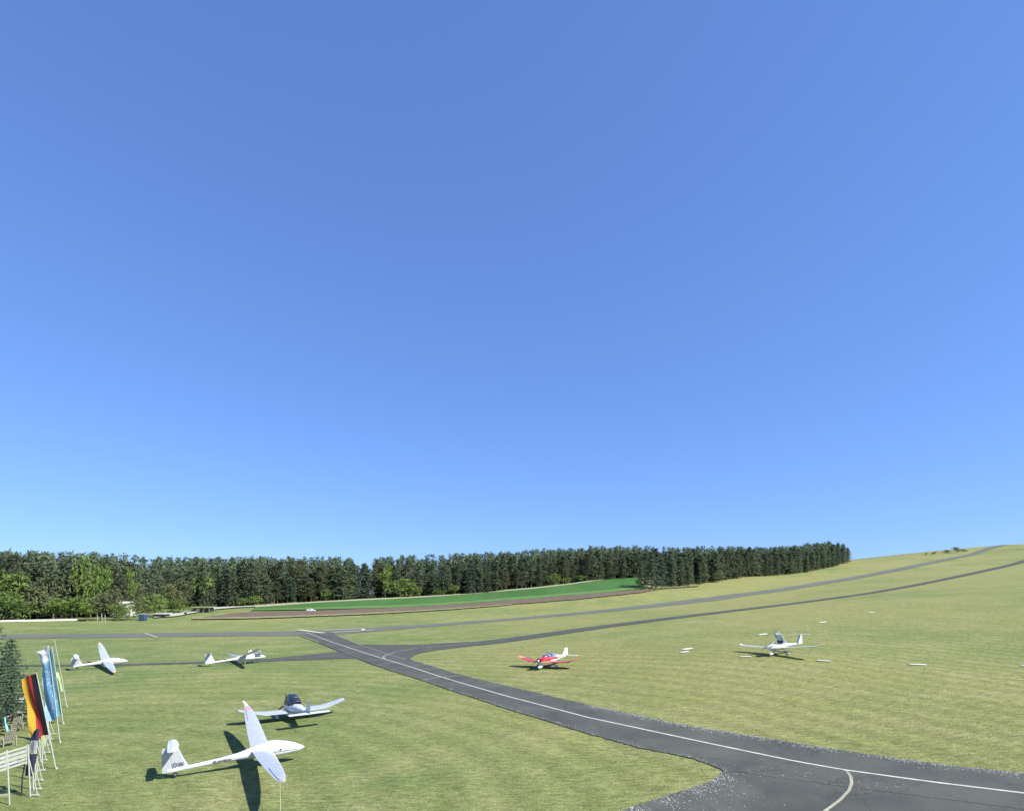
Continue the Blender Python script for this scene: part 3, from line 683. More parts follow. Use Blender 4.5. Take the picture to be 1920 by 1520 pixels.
def glider(name, loc, rz, roll, label, span=18., nose=2.55, tail=-4.45, canopy='cover', letters=None, tipm=None, winglet=.3, dih=.075, stripes=False, fat=1., pitch=R(-2.6)):
    root = empty(name, loc, rz, label, 'glider'); root.rotation_euler = (roll, pitch, rz)
    zc = .82
    st = [(nose, zc - .10, .015, .015, .015), (nose - .12, zc - .09, .10, .09, .09), (nose - .45, zc - .05, .22, .20, .20), (nose - 1.0, zc, .30, .32, .30), (nose - 1.6, zc + .02, .32, .42, .34), (nose - 2.2, zc + .04, .32, .43, .34),
          (.1, zc + .06, .29, .36, .30), (-.5, zc + .04, .24, .26, .24), (-1.1, zc + .0, .17, .18, .18), (-2., zc - .04, .13, .13, .14), (-3.2, zc - .10, .10, .10, .12), (tail + .2, zc - .14, .07, .09, .14), (tail - .15, zc - .13, .03, .06, .16)]
    st = [(x, z, w_ * f_, u_ * f_, d_ * min(f_, 1.15)) for x, z, w_, u_, d_ in st for f_ in [1 + (fat - 1) * min(1, max(0, (x + 2) / 2.5))]]
    fu = MB().loft([ell(*s_) for s_ in st]).build('fuselage', M['white'], root, True)
    # canopy or its cover: upper shell standing slightly proud
    rings = []
    cm = {'cover': M['white'], 'glass': M['glass'], 'open': None}[canopy]
    if canopy != 'open':
        for x, z, w_, u_, d_ in st[2:6] + [(.32, zc + .07, .30, .37, .3)]:
            e = ell(x, z, w_ * 1.02, u_ * 1.03 + .012, d_); rings.append([v for v in e[0:12]])
        o = MB().loft(rings, False); mo = o.build('canopy_cover' if canopy == 'cover' else 'canopy', cm, root, True)
        # dark seam of the canopy frame
        seam = MB().tube([r_[0] + Vector((0, .006, -.01)) for r_ in rings], .012, 6); seam.tube([r_[-1] + Vector((0, -.006, -.01)) for r_ in rings], .012, 6)
        seam.tube([v + Vector((0, 0, .004)) for v in rings[0]], .011, 6); seam.build('canopy_frame', M['dark'], root)
        MB().tube([(1.15, -.335 * fat, .93), (1.15, -.35 * fat, .93)], .05, 10).build('sliding_window', M['dark'], root)
    else:
        # open cockpit: dark tub with seats and the canopy hinged up sideways
        tub = MB().loft([[v for v in ell(x, z + .04, w_ * .86, u_ * 1.12 + .03, .22)] for x, z, w_, u_, d_ in [(nose - .8, zc, .36, .28, .1), (nose - 1.0, zc, .41, .34, .1), (nose - 1.65, zc, .44, .42, .1)]]).build('cockpit_tub', M['seat'], root, True)
        MB().box((nose - 1.35, 0, zc + .46), (.12, .24, .2)).build('headrest', M['shirt'], root)
        g_ = []
        for x, w_, u_ in ((nose - .5, .2, .2), (nose - .9, .29, .32), (nose - 1.4, .33, .42), (nose - 1.9, .33, .42)):
            e = ell(x, 0, w_, u_, .02); g_.append([Vector((v.x, .55 - v.z * .9, zc + .55 + v.y)) for v in e[0:12]])
        MB().loft(g_, False).build('canopy', M['glass'], root, True)
        MB().tube([r_[0] for r_ in g_], .02, 6).tube([r_[-1] for r_ in g_], .02, 6).tube(g_[0], .02, 6).tube(g_[-1], .02, 6).build('canopy_frame', M['white'], root)
    # wings
    hs_ = span / 2; ys = [(.22, 1.0, 0.), (hs_ * .33, .93, .02), (hs_ * .62, .78, .07), (hs_ * .85, .56, .18), (hs_ * .975, .34, .33), (hs_, .2, .38)]
    zr = zc + .22
    for sgn in (1, -1):
        rg = []
        for y, ch, sw in ys:
            z = zr + dih * y + .06 * (y / hs_) ** 2 * 3; rg.append(foil(.62 - sw, sgn * y, z, ch * 1.0))
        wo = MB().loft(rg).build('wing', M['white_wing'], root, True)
        y, ch, sw = ys[-1]; z = zr + dih * y + .18
        if winglet:
            MB().loft([foil(.62 - sw, sgn * (y - .02), z, ch * 1.05, nrm=(0, -sgn, .2)), foil(.62 - sw - .12, sgn * (y + .05), z + winglet * .5, ch * .8, nrm=(0, -sgn, .1)), foil(.62 - sw - .26, sgn * (y + .1), z + winglet, ch * .5, nrm=(0, -sgn, 0))]).build('winglet', M['white'], wo, True)
        # aileron and its hinge line, a hair proud of the wing
        a1, a2 = ys[2], ys[4]; s_ = MB()
        zz1 = zr + dih * a1[0] + .18 * (a1[0] / hs_) ** 2; zz2 = zr + dih * a2[0] + .18 * (a2[0] / hs_) ** 2
        for (xa, ya, za), (xb, yb, zb) in [((.62 - a1[2] - a1[1] * .8, a1[0], zz1 + .03), (.62 - a2[2] - a2[1] * .8, a2[0], zz2 + .012))]:
            s_.tube([(xa, sgn * ya, za), (xb, sgn * yb, zb)], .012, 5)
        s_.build('aileron_hinge', M['dark'], wo)
        if (stripes and sgn == 1) or tipm:
            for k in range(3 if stripes else 1):
                y = hs_ * (.86 + .035 * k) if stripes else hs_ * .93; yw = .07 if stripes else hs_ * .06
                def at_y(yy):
                    for q in range(5):
                        if ys[q+1][0] >= yy: break
                    t = (yy - ys[q][0]) / (ys[q+1][0] - ys[q][0]); return (ys[q][1] + (ys[q+1][1] - ys[q][1]) * t, ys[q][2] + (ys[q+1][2] - ys[q][2]) * t)
                rr = []
                for yy in (y, y + yw):
                    ch, sw = at_y(yy); z = zr + dih * yy + .18 * (yy / hs_) ** 2; rr.append(foil(.62 - sw + .006, sgn * yy, z + .002, ch * 1.0 + .012, 1.18))
                MB().loft(rr).build('tip_stripe', M['redstripe'] if stripes else tipm, wo, True)
    # fin, rudder, T tailplane
    zt = zc - .14
    fx = tail + .95
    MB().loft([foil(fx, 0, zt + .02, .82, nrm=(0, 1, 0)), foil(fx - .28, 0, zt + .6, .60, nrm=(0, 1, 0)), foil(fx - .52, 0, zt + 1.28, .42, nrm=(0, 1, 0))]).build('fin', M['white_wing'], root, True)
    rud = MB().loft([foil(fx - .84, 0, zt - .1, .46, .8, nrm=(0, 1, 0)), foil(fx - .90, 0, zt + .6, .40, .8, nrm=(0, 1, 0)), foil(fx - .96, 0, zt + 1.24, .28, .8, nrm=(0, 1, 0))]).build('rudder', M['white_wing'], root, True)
    ht = 1.32
    stb = MB().loft([foil(fx - .62, -ht, zt + 1.33, .34), foil(fx - .52, -ht * .6, zt + 1.34, .47), foil(fx - .44, 0, zt + 1.34, .56), foil(fx - .52, ht * .6, zt + 1.34, .47), foil(fx - .62, ht, zt + 1.33, .34)]).build('tailplane', M['white'], root, True)
    MB().tube([(fx - .88, -ht * .95, zt + 1.35), (fx - .82, 0, zt + 1.365), (fx - .88, ht * .95, zt + 1.35)], .008, 5).build('elevator_hinge', M['dark'], stb)
    wheel(root, (.35, 0, .2), .2, .14, 'main_wheel'); wheel(root, (tail + .25, 0, zt - .27), .13, .06, 'tail_wheel')
    if letters:
        tl = text_mesh('fin_lettering', letters[0], .35, (fx - .79, -.075, zt + .15), (R(90), 0, 0), M['letters'], root, bold=.006, sp=1.2); tl.scale = (.80, 1, 1)
        text_mesh('registration_lettering', letters[1], .21, (-2.35, -.165, zc - .12), (R(90), 0, R(-3)), M['letters'], root, .012)
    return root

pg_ = at(478, 1440); zdw = gz(-14.9, 32.1)
g1 = glider('glider', (-14.8, 32.8, zdw), R(30), R(1.2), 'large white T-tail glider in the foreground with DW on its fin', tail=-4.45, letters=('DW', 'D-KVDW'), stripes=True, fat=1.3)
for o in g1.children:
    if o.name.startswith('fin_lettering'): pass
# tie-down line from the near wing tip
from mathutils import Euler
tip = Vector(g1.location) + Euler(g1.rotation_euler).to_matrix() @ Vector((.02, -8.95, 1.88))
tg = gz(tip.x, tip.y); th = tip.z - tg
ro = empty('tie_down_rope', (tip.x, tip.y, tg), 0, 'thin pale tie-down rope hanging from the near wing tip of the foreground glider', 'rope')
MB().tube([(0, 0, th), (.02, 0, th * .6), (.04, -.02, th * .2), (.05, -.05, 0)], .009, 5).build('rope', M['woodlight'], ro)
MB().tube([(.04, -.04, .0), (.04, -.04, .16)], [.04, .02], 8).build('peg', M['woodlight'], ro)
g2p = (-55.6, 76.6); glider('glider', (*g2p, gz(*g2p)), R(41), R(8.5), 'white T-tail glider farthest left, with orange wing tips, canopy closed', tipm=M['orange'], winglet=0, dih=.05, fat=1.15, span=17.5, nose=2.55, tail=-3.3)
g3p = (-39.0, 81.0); g3 = glider('glider', (*g3p, gz(*g3p) + .05), R(40), R(-7), 'white glider with its canopy open and one wing raised, between the two strips', canopy='open', winglet=0, span=17, nose=3.3, tail=-4.4, fat=1.12)

def propeller(parent, x, z, r, nb, a0, m):
    sp = MB().loft([ell(x + .02, z, .16, .16, .16, 12, 2), ell(x + .14, z, .12, .12, .12, 12, 2), ell(x + .26, z, .03, .03, .03, 12, 2)]).build('spinner', M['white'], parent, True)
    for k in range(nb):
        a = a0 + k * 2 * math.pi / nb; dy, dz = math.cos(a), math.sin(a); rg = []
        for t, ch in ((.1, .07), (.35, .15), (.7, .13), (1, .06)):
            c = Vector((x + .09, dy * r * t, z + dz * r * t)); tw = R(60 - 45 * t); e1 = Vector((math.sin(tw), -dz * math.cos(tw), dy * math.cos(tw))); e2 = e1.cross(Vector((0, dy, dz)))
            rg.append([c + e1 * ch / 2, c + e2 * .012, c - e1 * ch / 2, c - e2 * .012])
        MB().loft(rg).build('propeller_blade', m, sp)

def lowwing(name, loc, rz, label, scheme, nb=2, prop_a=.6, scale=1., roll=0):
    """cranked-wing light aircraft with fixed spatted gear"""
    root = empty(name, loc, rz, label, 'aeroplane'); root.scale = (scale,) * 3; root.rotation_euler = (roll, 0, rz)
    red = scheme == 'red'; zc = 1.05
    st = [(2.05, zc - .02, .18, .18, .20), (1.98, zc - .02, .38, .28, .34), (1.5, zc, .48, .33, .42), (.9, zc + .02, .53, .36, .46), (.2, zc + .02, .55, .38, .48), (-.9, zc + .02, .53, .40, .46), (-1.6, zc + .04, .42, .38, .38), (-2.6, zc + .08, .28, .27, .27), (-3.7, zc + .12, .15, .17, .17), (-4.4, zc + .14, .05, .10, .10)]
    if red: mats = [M['white'], M['red']]; sel = lambda c: 1 if (c.z > zc - .12 and c.x > .2) or (zc - .05 < c.z < zc + .25 and c.x > -1.6) else 0
    else: mats = [M['white'], M['white']]; sel = lambda c: 0
    MB().loft([ell(*s_, p=2.8) for s_ in st]).build('fuselage', None, root, True, mats, sel)
    # canopy glass with frame
    cr = []
    for x, w_, hu in ((1.02, .30, .30), (.7, .44, .56), (.2, .50, .74), (-.4, .49, .76), (-1.0, .44, .62), (-1.5, .34, .38)):
        cr.append(ell(x + (0 if red else .35), zc + (.12 if red else .2), w_ * (1 if red else 1.1), hu * (1 if red else 1.2), .02, 22)[0:12])
    can = MB().loft(cr, False).build('canopy', M['glass'] if red else M['glassdark'], root, True)
    fr = MB()
    for k in (0, 2, 4, 5): fr.tube([v * 1 + Vector((0, 0, .004)) for v in cr[k]], .02, 6)
    fr.tube([r_[0] for r_ in cr], .02, 6); fr.tube([r_[11] for r_ in cr], .02, 6)
    if not red: fr.tube([r_[6] for r_ in cr], .018, 6)
    fr.build('canopy_frame', M['white'] if red else M['dark'], can, True)
    for y in (.24, -.24):
        MB().box((.05, y, zc + .12), (.42, .38, .1)).box((-.2, y, zc + .4), (.1, .38, .5), 0, 0, R(-12)).build('seat', M['seat'], root)
    wm = M['red'] if red else M['white_wing']; ch = 1.72; zw = .72
    for sgn in (1, -1):
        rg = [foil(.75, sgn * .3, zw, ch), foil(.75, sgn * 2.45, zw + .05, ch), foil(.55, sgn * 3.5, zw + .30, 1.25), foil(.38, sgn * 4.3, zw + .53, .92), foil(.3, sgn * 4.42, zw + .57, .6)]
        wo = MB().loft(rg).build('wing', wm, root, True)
        MB().tube([(-.62, sgn * .6, zw + .045), (-.62, sgn * 2.4, zw + .09)], .014, 5).build('flap_hinge', M['dark'], wo)
        MB().tube([(-.45, sgn * 2.6, zw + .13), (-.36, sgn * 4.1, zw + .50)], .012, 5).build('aileron_hinge', M['dark'], wo)
        if red: MB().loft([foil(.5, sgn * 3.75, zw + .372, 1.16, 1.2), foil(.4, sgn * 4.32, zw + .54, .93, 1.25)]).build('wing_tip_highlight', M['tip'], wo, True)  # thin sleeve, its paler red paints a highlight on the outer wing
        spat(root, (.25, sgn * 1.28, .24)); MB().tube([(.25, sgn * 1.28, .4), (.2, sgn * 1.2, .72)], [.05, .08], 8).build('landing_leg', M['white'], root, True); wheel(root, (.25, sgn * 1.28, .16), .16, .1)
    spat(root, (1.75, 0, .24)); MB().tube([(1.75, 0, .4), (1.7, 0, .8)], [.045, .06], 8).build('nose_leg', M['white'], root, True); wheel(root, (1.75, 0, .15), .15, .1)
    MB().loft([foil(-3.35, 0, zc + .2, 1.0, nrm=(0, 1, 0)), foil(-3.75, 0, zc + .7, .78, nrm=(0, 1, 0)), foil(-4.0, 0, zc + 1.12, .50, nrm=(0, 1, 0))]).build('fin', M['white'], root, True)
    MB().loft([foil(-4.27, 0, zc + .05, .36, .7, nrm=(0, 1, 0)), foil(-4.47, 0, zc + 1.10, .22, .7, nrm=(0, 1, 0))]).build('rudder', M['white'], root, True)
    MB().loft([foil(-4.05, -1.62, zc + .18, .66), foil(-4.0, 0, zc + .18, .74), foil(-4.05, 1.62, zc + .18, .66)]).build('tailplane', M['white'], root, True)
    propeller(root, 2.05, zc - .02, .9, nb, prop_a, M['dark'])
    MB().tube([(1.3, -.2, .62), (1.1, -.2, .5)], .035, 8).build('exhaust', M['metal'], root)
    if red:
        MB().tube([(.55, -.555, zc + .0), (-1.1, -.54, zc + .03), (-2.4, -.31, zc + .1)], .018, 6).build('side_stripe', M['dark'], root)
        MB().tube([(.55, .555, zc + .0), (-1.1, .54, zc + .03), (-2.4, .31, zc + .1)], .018, 6).build('side_stripe', M['dark'], root)
    return root
q = (-17.8, 45.6); lowwing('light_aeroplane', (*q, gz(*q)), R(127), 'white low-wing aeroplane with dark canopy seen from behind, beyond the foreground glider', 'white', 3, R(85), .94)
q = (4.8, 74.0); lowwing('light_aeroplane', (*q, gz(*q)), R(233), 'red and white low-wing aeroplane parked right of the taxiway', 'red', 2, R(20), 1.07, R(2))

def motorplane(loc, rz, label, scale=1.):
    root = empty('light_aeroplane', loc, rz, label, 'aeroplane'); root.scale = (scale,) * 3; root.rotation_euler = (R(4), 0, rz); zc = 1.12
    st = [(2.2, zc - .05, .14, .14, .16), (2.12, zc - .05, .30, .22, .26), (1.6, zc, .44, .30, .36), (.9, zc, .54, .33, .44), (.1, zc, .56, .34, .46), (-.8, zc + .04, .44, .44, .38), (-1.4, zc + .08, .26, .30, .26), (-2.4, zc + .10, .17, .17, .18), (-3.9, zc + .14, .13, .13, .14), (-4.9, zc + .16, .06, .09, .1)]
    MB().loft([ell(*s_) for s_ in st]).build('fuselage', M['white'], root, True)
    MB().loft([[v for v in ell(x, zc + .2, w_, h_, .05)] for x, w_, h_ in ((1.0, .32, .14), (.6, .44, .17), (-.3, .44, .17), (-.7, .36, .2))]).build('cockpit_tub', M['seat'], root, True)
    for y in (.22, -.22): MB().box((-.25, y, zc + .5), (.1, .34, .42), 0, 0, R(-20)).build('seat', M['seat'], root)
    # canopy hinged open at the rear, leaning back
    Mx = Matrix.Translation((-.75, 0, zc + .42)) @ Matrix.Rotation(R(-48), 4, 'Y')
    cr = [[Mx @ Vector((x, v.y, v.z)) for v in ell(0, 0, w_, h_, .02)[0:12]] for x, w_, h_ in ((0, .42, .42), (.5, .48, .46), (1.0, .48, .42), (1.5, .40, .26), (1.85, .26, .08))]
    can = MB().loft(cr, False).build('canopy', M['glass'], root, True)
    fr = MB().tube([r_[0] for r_ in cr], .04, 6).tube([r_[11] for r_ in cr], .04, 6).tube(cr[0], .04, 6).tube(cr[-1], .035, 6); fr.build('canopy_frame', M['white'], can, True)
    # windscreen hoop left in front
    MB().tube(ell(.95, zc + .22, .44, .5, .02)[0:12], .03, 6).tube([(.95, 0, zc + .72), (1.4, 0, zc + .3)], .025, 6).build('windscreen_frame', M['white'], root, True)
    zw = .92
    for sgn in (1, -1):
        rg = [foil(.62, sgn * .35, zw, 1.32), foil(.58, sgn * 2.6, zw + .10, 1.22), foil(.48, sgn * 4.9, zw + .26, .98), foil(.34, sgn * 5.35, zw + .38, .6), foil(.2, sgn * 5.45, zw + .48, .35)]
        wo = MB().loft(rg).build('wing', M['white'], root, True)
        MB().tube([(-.42, sgn * .8, zw + .06), (-.36, sgn * 2.6, zw + .13), (-.34, sgn * 4.8, zw + .28)], .012, 5).build('aileron_hinge', M['dark'], wo)
        spat(root, (-.15, sgn * .95, .24), .85); MB().tube([(-.15, sgn * .95, .36), (-.1, sgn * .4, .85)], [.04, .06], 8).build('landing_leg', M['white'], root, True); wheel(root, (-.15, sgn * .95, .16), .16, .1)
    spat(root, (1.65, 0, .24), .8); MB().tube([(1.65, 0, .36), (1.55, 0, .85)], [.04, .06], 8).build('nose_leg', M['white'], root, True); wheel(root, (1.65, 0, .15), .15, .1)
    MB().loft([foil(-3.9, 0, zc + .2, 1.0, nrm=(0, 1, 0)), foil(-4.1, 0, zc + .75, .84, nrm=(0, 1, 0)), foil(-4.25, 0, zc + 1.28, .72, nrm=(0, 1, 0))]).build('fin', M['white'], root, True)
    MB().loft([foil(-4.82, 0, zc + .05, .38, .7, nrm=(0, 1, 0)), foil(-4.9, 0, zc + 1.22, .26, .7, nrm=(0, 1, 0))]).build('rudder', M['greyroof'], root, True)
    MB().loft([foil(-4.3, -1.35, zc + 1.34, .5), foil(-4.2, 0, zc + 1.34, .66), foil(-4.3, 1.35, zc + 1.34, .5)]).build('tailplane', M['white'], root, True)
    for sy in (-.05, .05): MB().tube([(-4.5, sy, zc + 1.0), (-4.5, sy * 1.3, zc + 1.0)], .1, 12).build('fin_emblem', M['letters'], root)
    propeller(root, 2.2, zc - .05, .85, 2, R(15), M['white']); return root
q = (33.4, 69.9); motorplane((*q, gz(*q)), R(212), 'white T-tail aeroplane with open canopy parked alone on the right field', 1.0)

# ------------------------------------------------------------------ people beside the raised-wing glider
def person(loc, rz, label, bend=0.):
    root = empty('person', loc, rz, label, 'person')
    J = {'pel': (0, 0, .95), 'chest': (bend * .25, 0, 1.32), 'neck': (bend * .38, 0, 1.50), 'head': (bend * .46, 0, 1.64), 'top': (bend * .5, 0, 1.74)}
    v = [(*J['pel'],), (bend * .12, 0, 1.12), J['chest'], J['neck'], J['head'], J['top']]; e = [(0, 1), (1, 2), (2, 3), (3, 4), (4, 5)]; r_ = [(.15, .11), (.14, .1), (.17, .11), (.055, .055), (.085, .1), (.06, .07)]
    for s_ in (1, -1):
        k = len(v); v += [(bend * .3, s_ * .19, 1.42), (bend * .3 + .02, s_ * .25, 1.16), (bend * .4 + .14, s_ * .24, .94), (bend * .42 + .2, s_ * .23, .86)]; e += [(2, k), (k, k + 1), (k + 1, k + 2), (k + 2, k + 3)]; r_ += [(.065, .065), (.048, .048), (.036, .036), (.04, .025)]
        k = len(v); v += [(0, s_ * .1, .86), (.03, s_ * .11, .48), (-.02, s_ * .12, .09), (.14, s_ * .13, .04)]; e += [(0, k), (k, k + 1), (k + 1, k + 2), (k + 2, k + 3)]; r_ += [(.095, .1), (.062, .065), (.045, .045), (.045, .035)]
    me = bpy.data.meshes.new('body'); me.from_pydata(v, e, []); o = bpy.data.objects.new('body_src', me); COL.objects.link(o)
    sk = o.modifiers.new('s', 'SKIN'); me.skin_vertices[0].data[0].use_root = True
    for i, rr in enumerate(r_): me.skin_vertices[0].data[i].radius = rr
    ss = o.modifiers.new('u', 'SUBSURF'); ss.levels = 1
    dg = bpy.context.evaluated_depsgraph_get(); nm = bpy.data.meshes.new_from_object(o.evaluated_get(dg)); bpy.data.objects.remove(o)
    for mm in (M['skin'], M['shirt'], M['jeans'], M['black']): nm.materials.append(mm)
    for p in nm.polygons:
        c = p.center; p.use_smooth = True
        p.material_index = 3 if c.z < .1 else 2 if (c.z < .99 and abs(c.y) < .21) else 0 if (c.z > 1.5 or (abs(c.y) > .2 and c.z < 1.15)) else 1
    b_ = bpy.data.objects.new('body', nm); COL.objects.link(b_); b_.parent = root
    hx = J['head'][0]; rg = [[Vector((hx - .015 + a.y, a.z, zz_)) for a in ell(0, 0, w_, w_, w_, 12, 2)] for zz_, w_ in ((1.60, .07), (1.66, .098), (1.72, .095), (1.765, .06), (1.785, .015))]
    for r2 in rg:
        for q_ in r2: q_.x -= .02
    MB().loft(rg).build('hair', M['hair'], root, True); return root
for (u, d, rz, b_, lab) in [(469, 87, R(-60), .15, 'person in a white top behind the raised wing, nearer the tail'), (484, 86, R(-80), .6, 'person in a white top leaning over the open cockpit')]:
    p = pt(u, d); person(p, rz, lab, b_)

# ------------------------------------------------------------------ white boards marking the grass strip
MK = [((1275,1223.5),(1291,1222),'white ground board, nearest of the angled pair left of the right-hand aeroplane'),((1280,1218.5),(1296,1215.5),'white ground board, rear of the angled pair left of the right-hand aeroplane'),
      ((1388,1232),(1408,1231.5),'white ground board just before the shadow of the right-hand aeroplane'),((1422,1190.5),(1437,1188.5),'white ground board behind the nose of the right-hand aeroplane'),
      ((1532,1239),(1558,1240.5),'white ground board right of and nearer than the right-hand aeroplane'),((1704,1246),(1736,1247),'longest white ground board on the right of the field'),
      ((1536,1167.5),(1548,1166),'white ground board just beyond the T-tail of the right-hand aeroplane'),((1628,1149),(1638,1148),'small white ground board midway up the slope'),
      ((1701,1132.2),(1710,1132),'smallest white ground board highest on the slope'),((1915,1249),(1940,1250),'white ground board cut by the right edge of the picture')]
for (a, c, lab) in MK:
    A = at(*a); B = at(*c); mid_ = (A + B) / 2; L = (B - A).length; rz = math.atan2(B.y - A.y, B.x - A.x)
    o = MB().box((0, 0, .09), (L, .55, .07)).build('ground_marker', M['marker']); o.location = (mid_.x, mid_.y, gz(mid_.x, mid_.y)); o.rotation_euler = (0, -math.atan2(B.z - A.z, math.hypot(B.x - A.x, B.y - A.y)), rz)
    tag(o, lab, 'marker board', 'white boards marking the grass strip')

# ------------------------------------------------------------------ far left: barrier, hut, shed, container, posts
a = at(-60, 1168.5); c = at(145, 1164.5); L = (c - a).length; rz = math.atan2(c.y - a.y, c.x - a.x)
bar = empty('white_barrier', a, rz, 'long low white board barrier on the grass before the forest', 'barrier')
nb_ = 14
for k in range(nb_):
    f0 = (k + .5) / nb_; q = a.lerp(c, f0); zz_ = gz(q.x, q.y) - a.z
    MB().box((L * f0, 0, zz_ + .55), (L / nb_ - .04, .08, .55 + .01 * (k % 3))).build('board', M['marker'], bar)
    MB().box((L * f0, .1, zz_ + .3), (.1, .1, .75)).build('post', M['wood'], bar)
def gable(name, p, rz, L, W, Hh, rf, mw, mr, label, cat, flat=False):
    b_ = empty(name, p, rz, label, cat)
    MB().box((0, 0, Hh / 2 - .1), (L, W, Hh + .2)).build('wall', mw, b_)
    if flat: MB().box((0, -.4, Hh + .2), (L + 1.2, W + 2.2, .28), 0, R(3)).build('roof', mr, b_)
    else:
        V = [(-L/2-.4, -W/2-.5, Hh-.1), (L/2+.4, -W/2-.5, Hh-.1), (L/2+.4, 0, Hh+rf), (-L/2-.4, 0, Hh+rf), (-L/2-.4, W/2+.5, Hh-.1), (L/2+.4, W/2+.5, Hh-.1)]
        V2 = [(x, y, z + .18) for x, y, z in V]
        MB().add(V + V2, [(0,1,2,3)[::-1],(3,2,5,4)[::-1],(6,7,8,9),(9,8,11,10),(0,1,7,6),(4,5,11,10)[::-1],(0,3,9,6),(3,4,10,9),(1,2,8,7),(2,5,11,8)]).build('roof', mr, b_)
    return b_
p = at(380, 1147); h_ = gable('hut', p, R(4), 7.5, 4, 1.9, 0, M['dark'], M['roofgreen'], 'low dark hut with a flat mossy green roof at the forest edge', 'hut', True)
for x in (-3.9, -1.2, 1.5, 4.0): MB().box((x, -3.0, .9), (.14, .14, 2.2)).build('post', M['wood'], h_)
MB().box((-1.0, -2.04, 1.0), (1.6, .06, 1.1)).build('window', M['marker'], h_); MB().box((1.6, -2.04, .9), (1., .06, 1.8)).build('door', M['wood'], h_)
p = pt(231, 212); h_ = gable('shed', p, R(-6), 6.5, 5, 4.9, .8, M['wall'], M['marker'], 'pale shed with a white roof half hidden by bushes at the forest foot', 'shed')
MB().box((-1, -2.54, 2.6), (1.4, .06, 1.2)).build('window', M['dark'], h_); MB().box((1.6, -2.54, 1.3), (1.8, .06, 2.5)).build('door', M['greyroof'], h_)
p = pt(303, 214); h_ = gable('open_shelter', p, R(0), 4.5, 3, 1.2, 0, M['dark'], M['greyroof'], 'dark low shelter with a flat grey roof behind the pale drive', 'shelter', True)
p = at(268, 1163); ct = empty('blue_container', p, R(5), 'small blue container standing at the forest edge', 'container')
MB().box((0, 0, 1.15), (1.8, 2.2, 2.2)).build('body', M['blue'], ct)
for k in range(6): MB().box((-.75 + k * .3, -1.12, 1.15), (.12, .05, 1.9)).build('rib', M['blue'], ct)
MB().box((-.0, -.0, 2.3), (1.9, 2.3, .12)).build('lid', M['greyroof'], ct)
for u, v, h, lab in [(183,1164,2.2,'thin white post left of the pair before the bushes'),(191,1165,2.6,'tallest thin white post before the bushes'),(197,1165,2.4,'thin white post rightmost before the bushes')]:
    p = at(u, v); o = MB().tube([(0,0,-.1),(0,0,h)], .09, 8).tube([(0,0,h),(0,0,h+.05)], .12, 8).build('marker_post', M['white_rail']); o.location = p; tag(o, lab, 'post', 'thin white posts before the bushes')
for u, v, lab in [(348,1157,'dark sign board on a post beside the pale drive'),(396,1149,'dark sign board on a post in front of the flat roofed hut')]:
    p = at(u, v); s_ = empty('sign_post', p, 0, lab, 'sign', 'sign boards by the drive'); MB().tube([(0,0,-.1),(0,0,1.9)], .06, 8).build('post', M['wood'], s_); MB().box((0,-.08,1.6), (1.0,.05,.7)).build('board', M['dark'], s_)
for k, (u, v, nm) in enumerate([(505,1136.5,'leftmost'),(530,1133.5,'second from the left'),(597,1130.5,'third from the left'),(655,1128,'middle'),(762,1123,'third from the right'),(860,1116.5,'second from the right'),(873,1115.5,'rightmost')]):
    p = at(u, v); o = MB().tube([(0,0,-.1),(0,0,.9)], .1, 8).tube([(0,0,.9),(0,0,1.0)], [.12,.05], 8).build('marker_stone', M['marker']); o.location = p; tag(o, 'white marker stone beside the field track, %s of its row' % nm, 'marker', 'white marker stones beside the field track')
p = at(583, 1146.5); ca = empty('parked_car', p, R(8), 'small white car standing at the edge of the ploughed field', 'car')
cr_ = [[Vector((v_.x, v_.y, v_.z)) for v_ in ell(x, .62, w_, hu, .36, 14, 4)] for x, w_, hu in ((1.9,.7,.1),(1.8,.8,.2),(1.0,.85,.25),(.5,.8,.75),(-.9,.8,.78),(-1.6,.82,.4),(-1.9,.75,.2))]
MB().loft(cr_).build('body', M['white'], ca, True)
for x in (1.2, -1.2):
    for y in (.78, -.78): wheel(ca, (x, y, .3), .3, .2)
for s_ in (1, -1): MB().box((-.2, s_ * .80, 1.1), (1.2, .03, .34)).build('window', M['glass'], ca)
a = at(478, 1137); c = at(560, 1131.5)
fe = empty('field_fence', a, math.atan2(c.y - a.y, c.x - a.x), 'low reddish plank fence at the corner of the crop field', 'fence')
for k in range(9):
    q = a.lerp(c, k / 8); L = (c - a).length; MB().box((L * k / 8, .6, gz(q.x, q.y) - a.z + .4), (.12, .12, 1.0)).build('post', M['wood'], fe)
    if k < 8: q = a.lerp(c, (k + .5) / 8); MB().box((L * (k + .5) / 8, .52, gz(q.x, q.y) - a.z + .6), (L / 8 - .1, .04, .5)).build('plank', paint('reddish_plank', (.30, .20, .14), .8) if k == 0 else bpy.data.materials['reddish_plank'], fe)

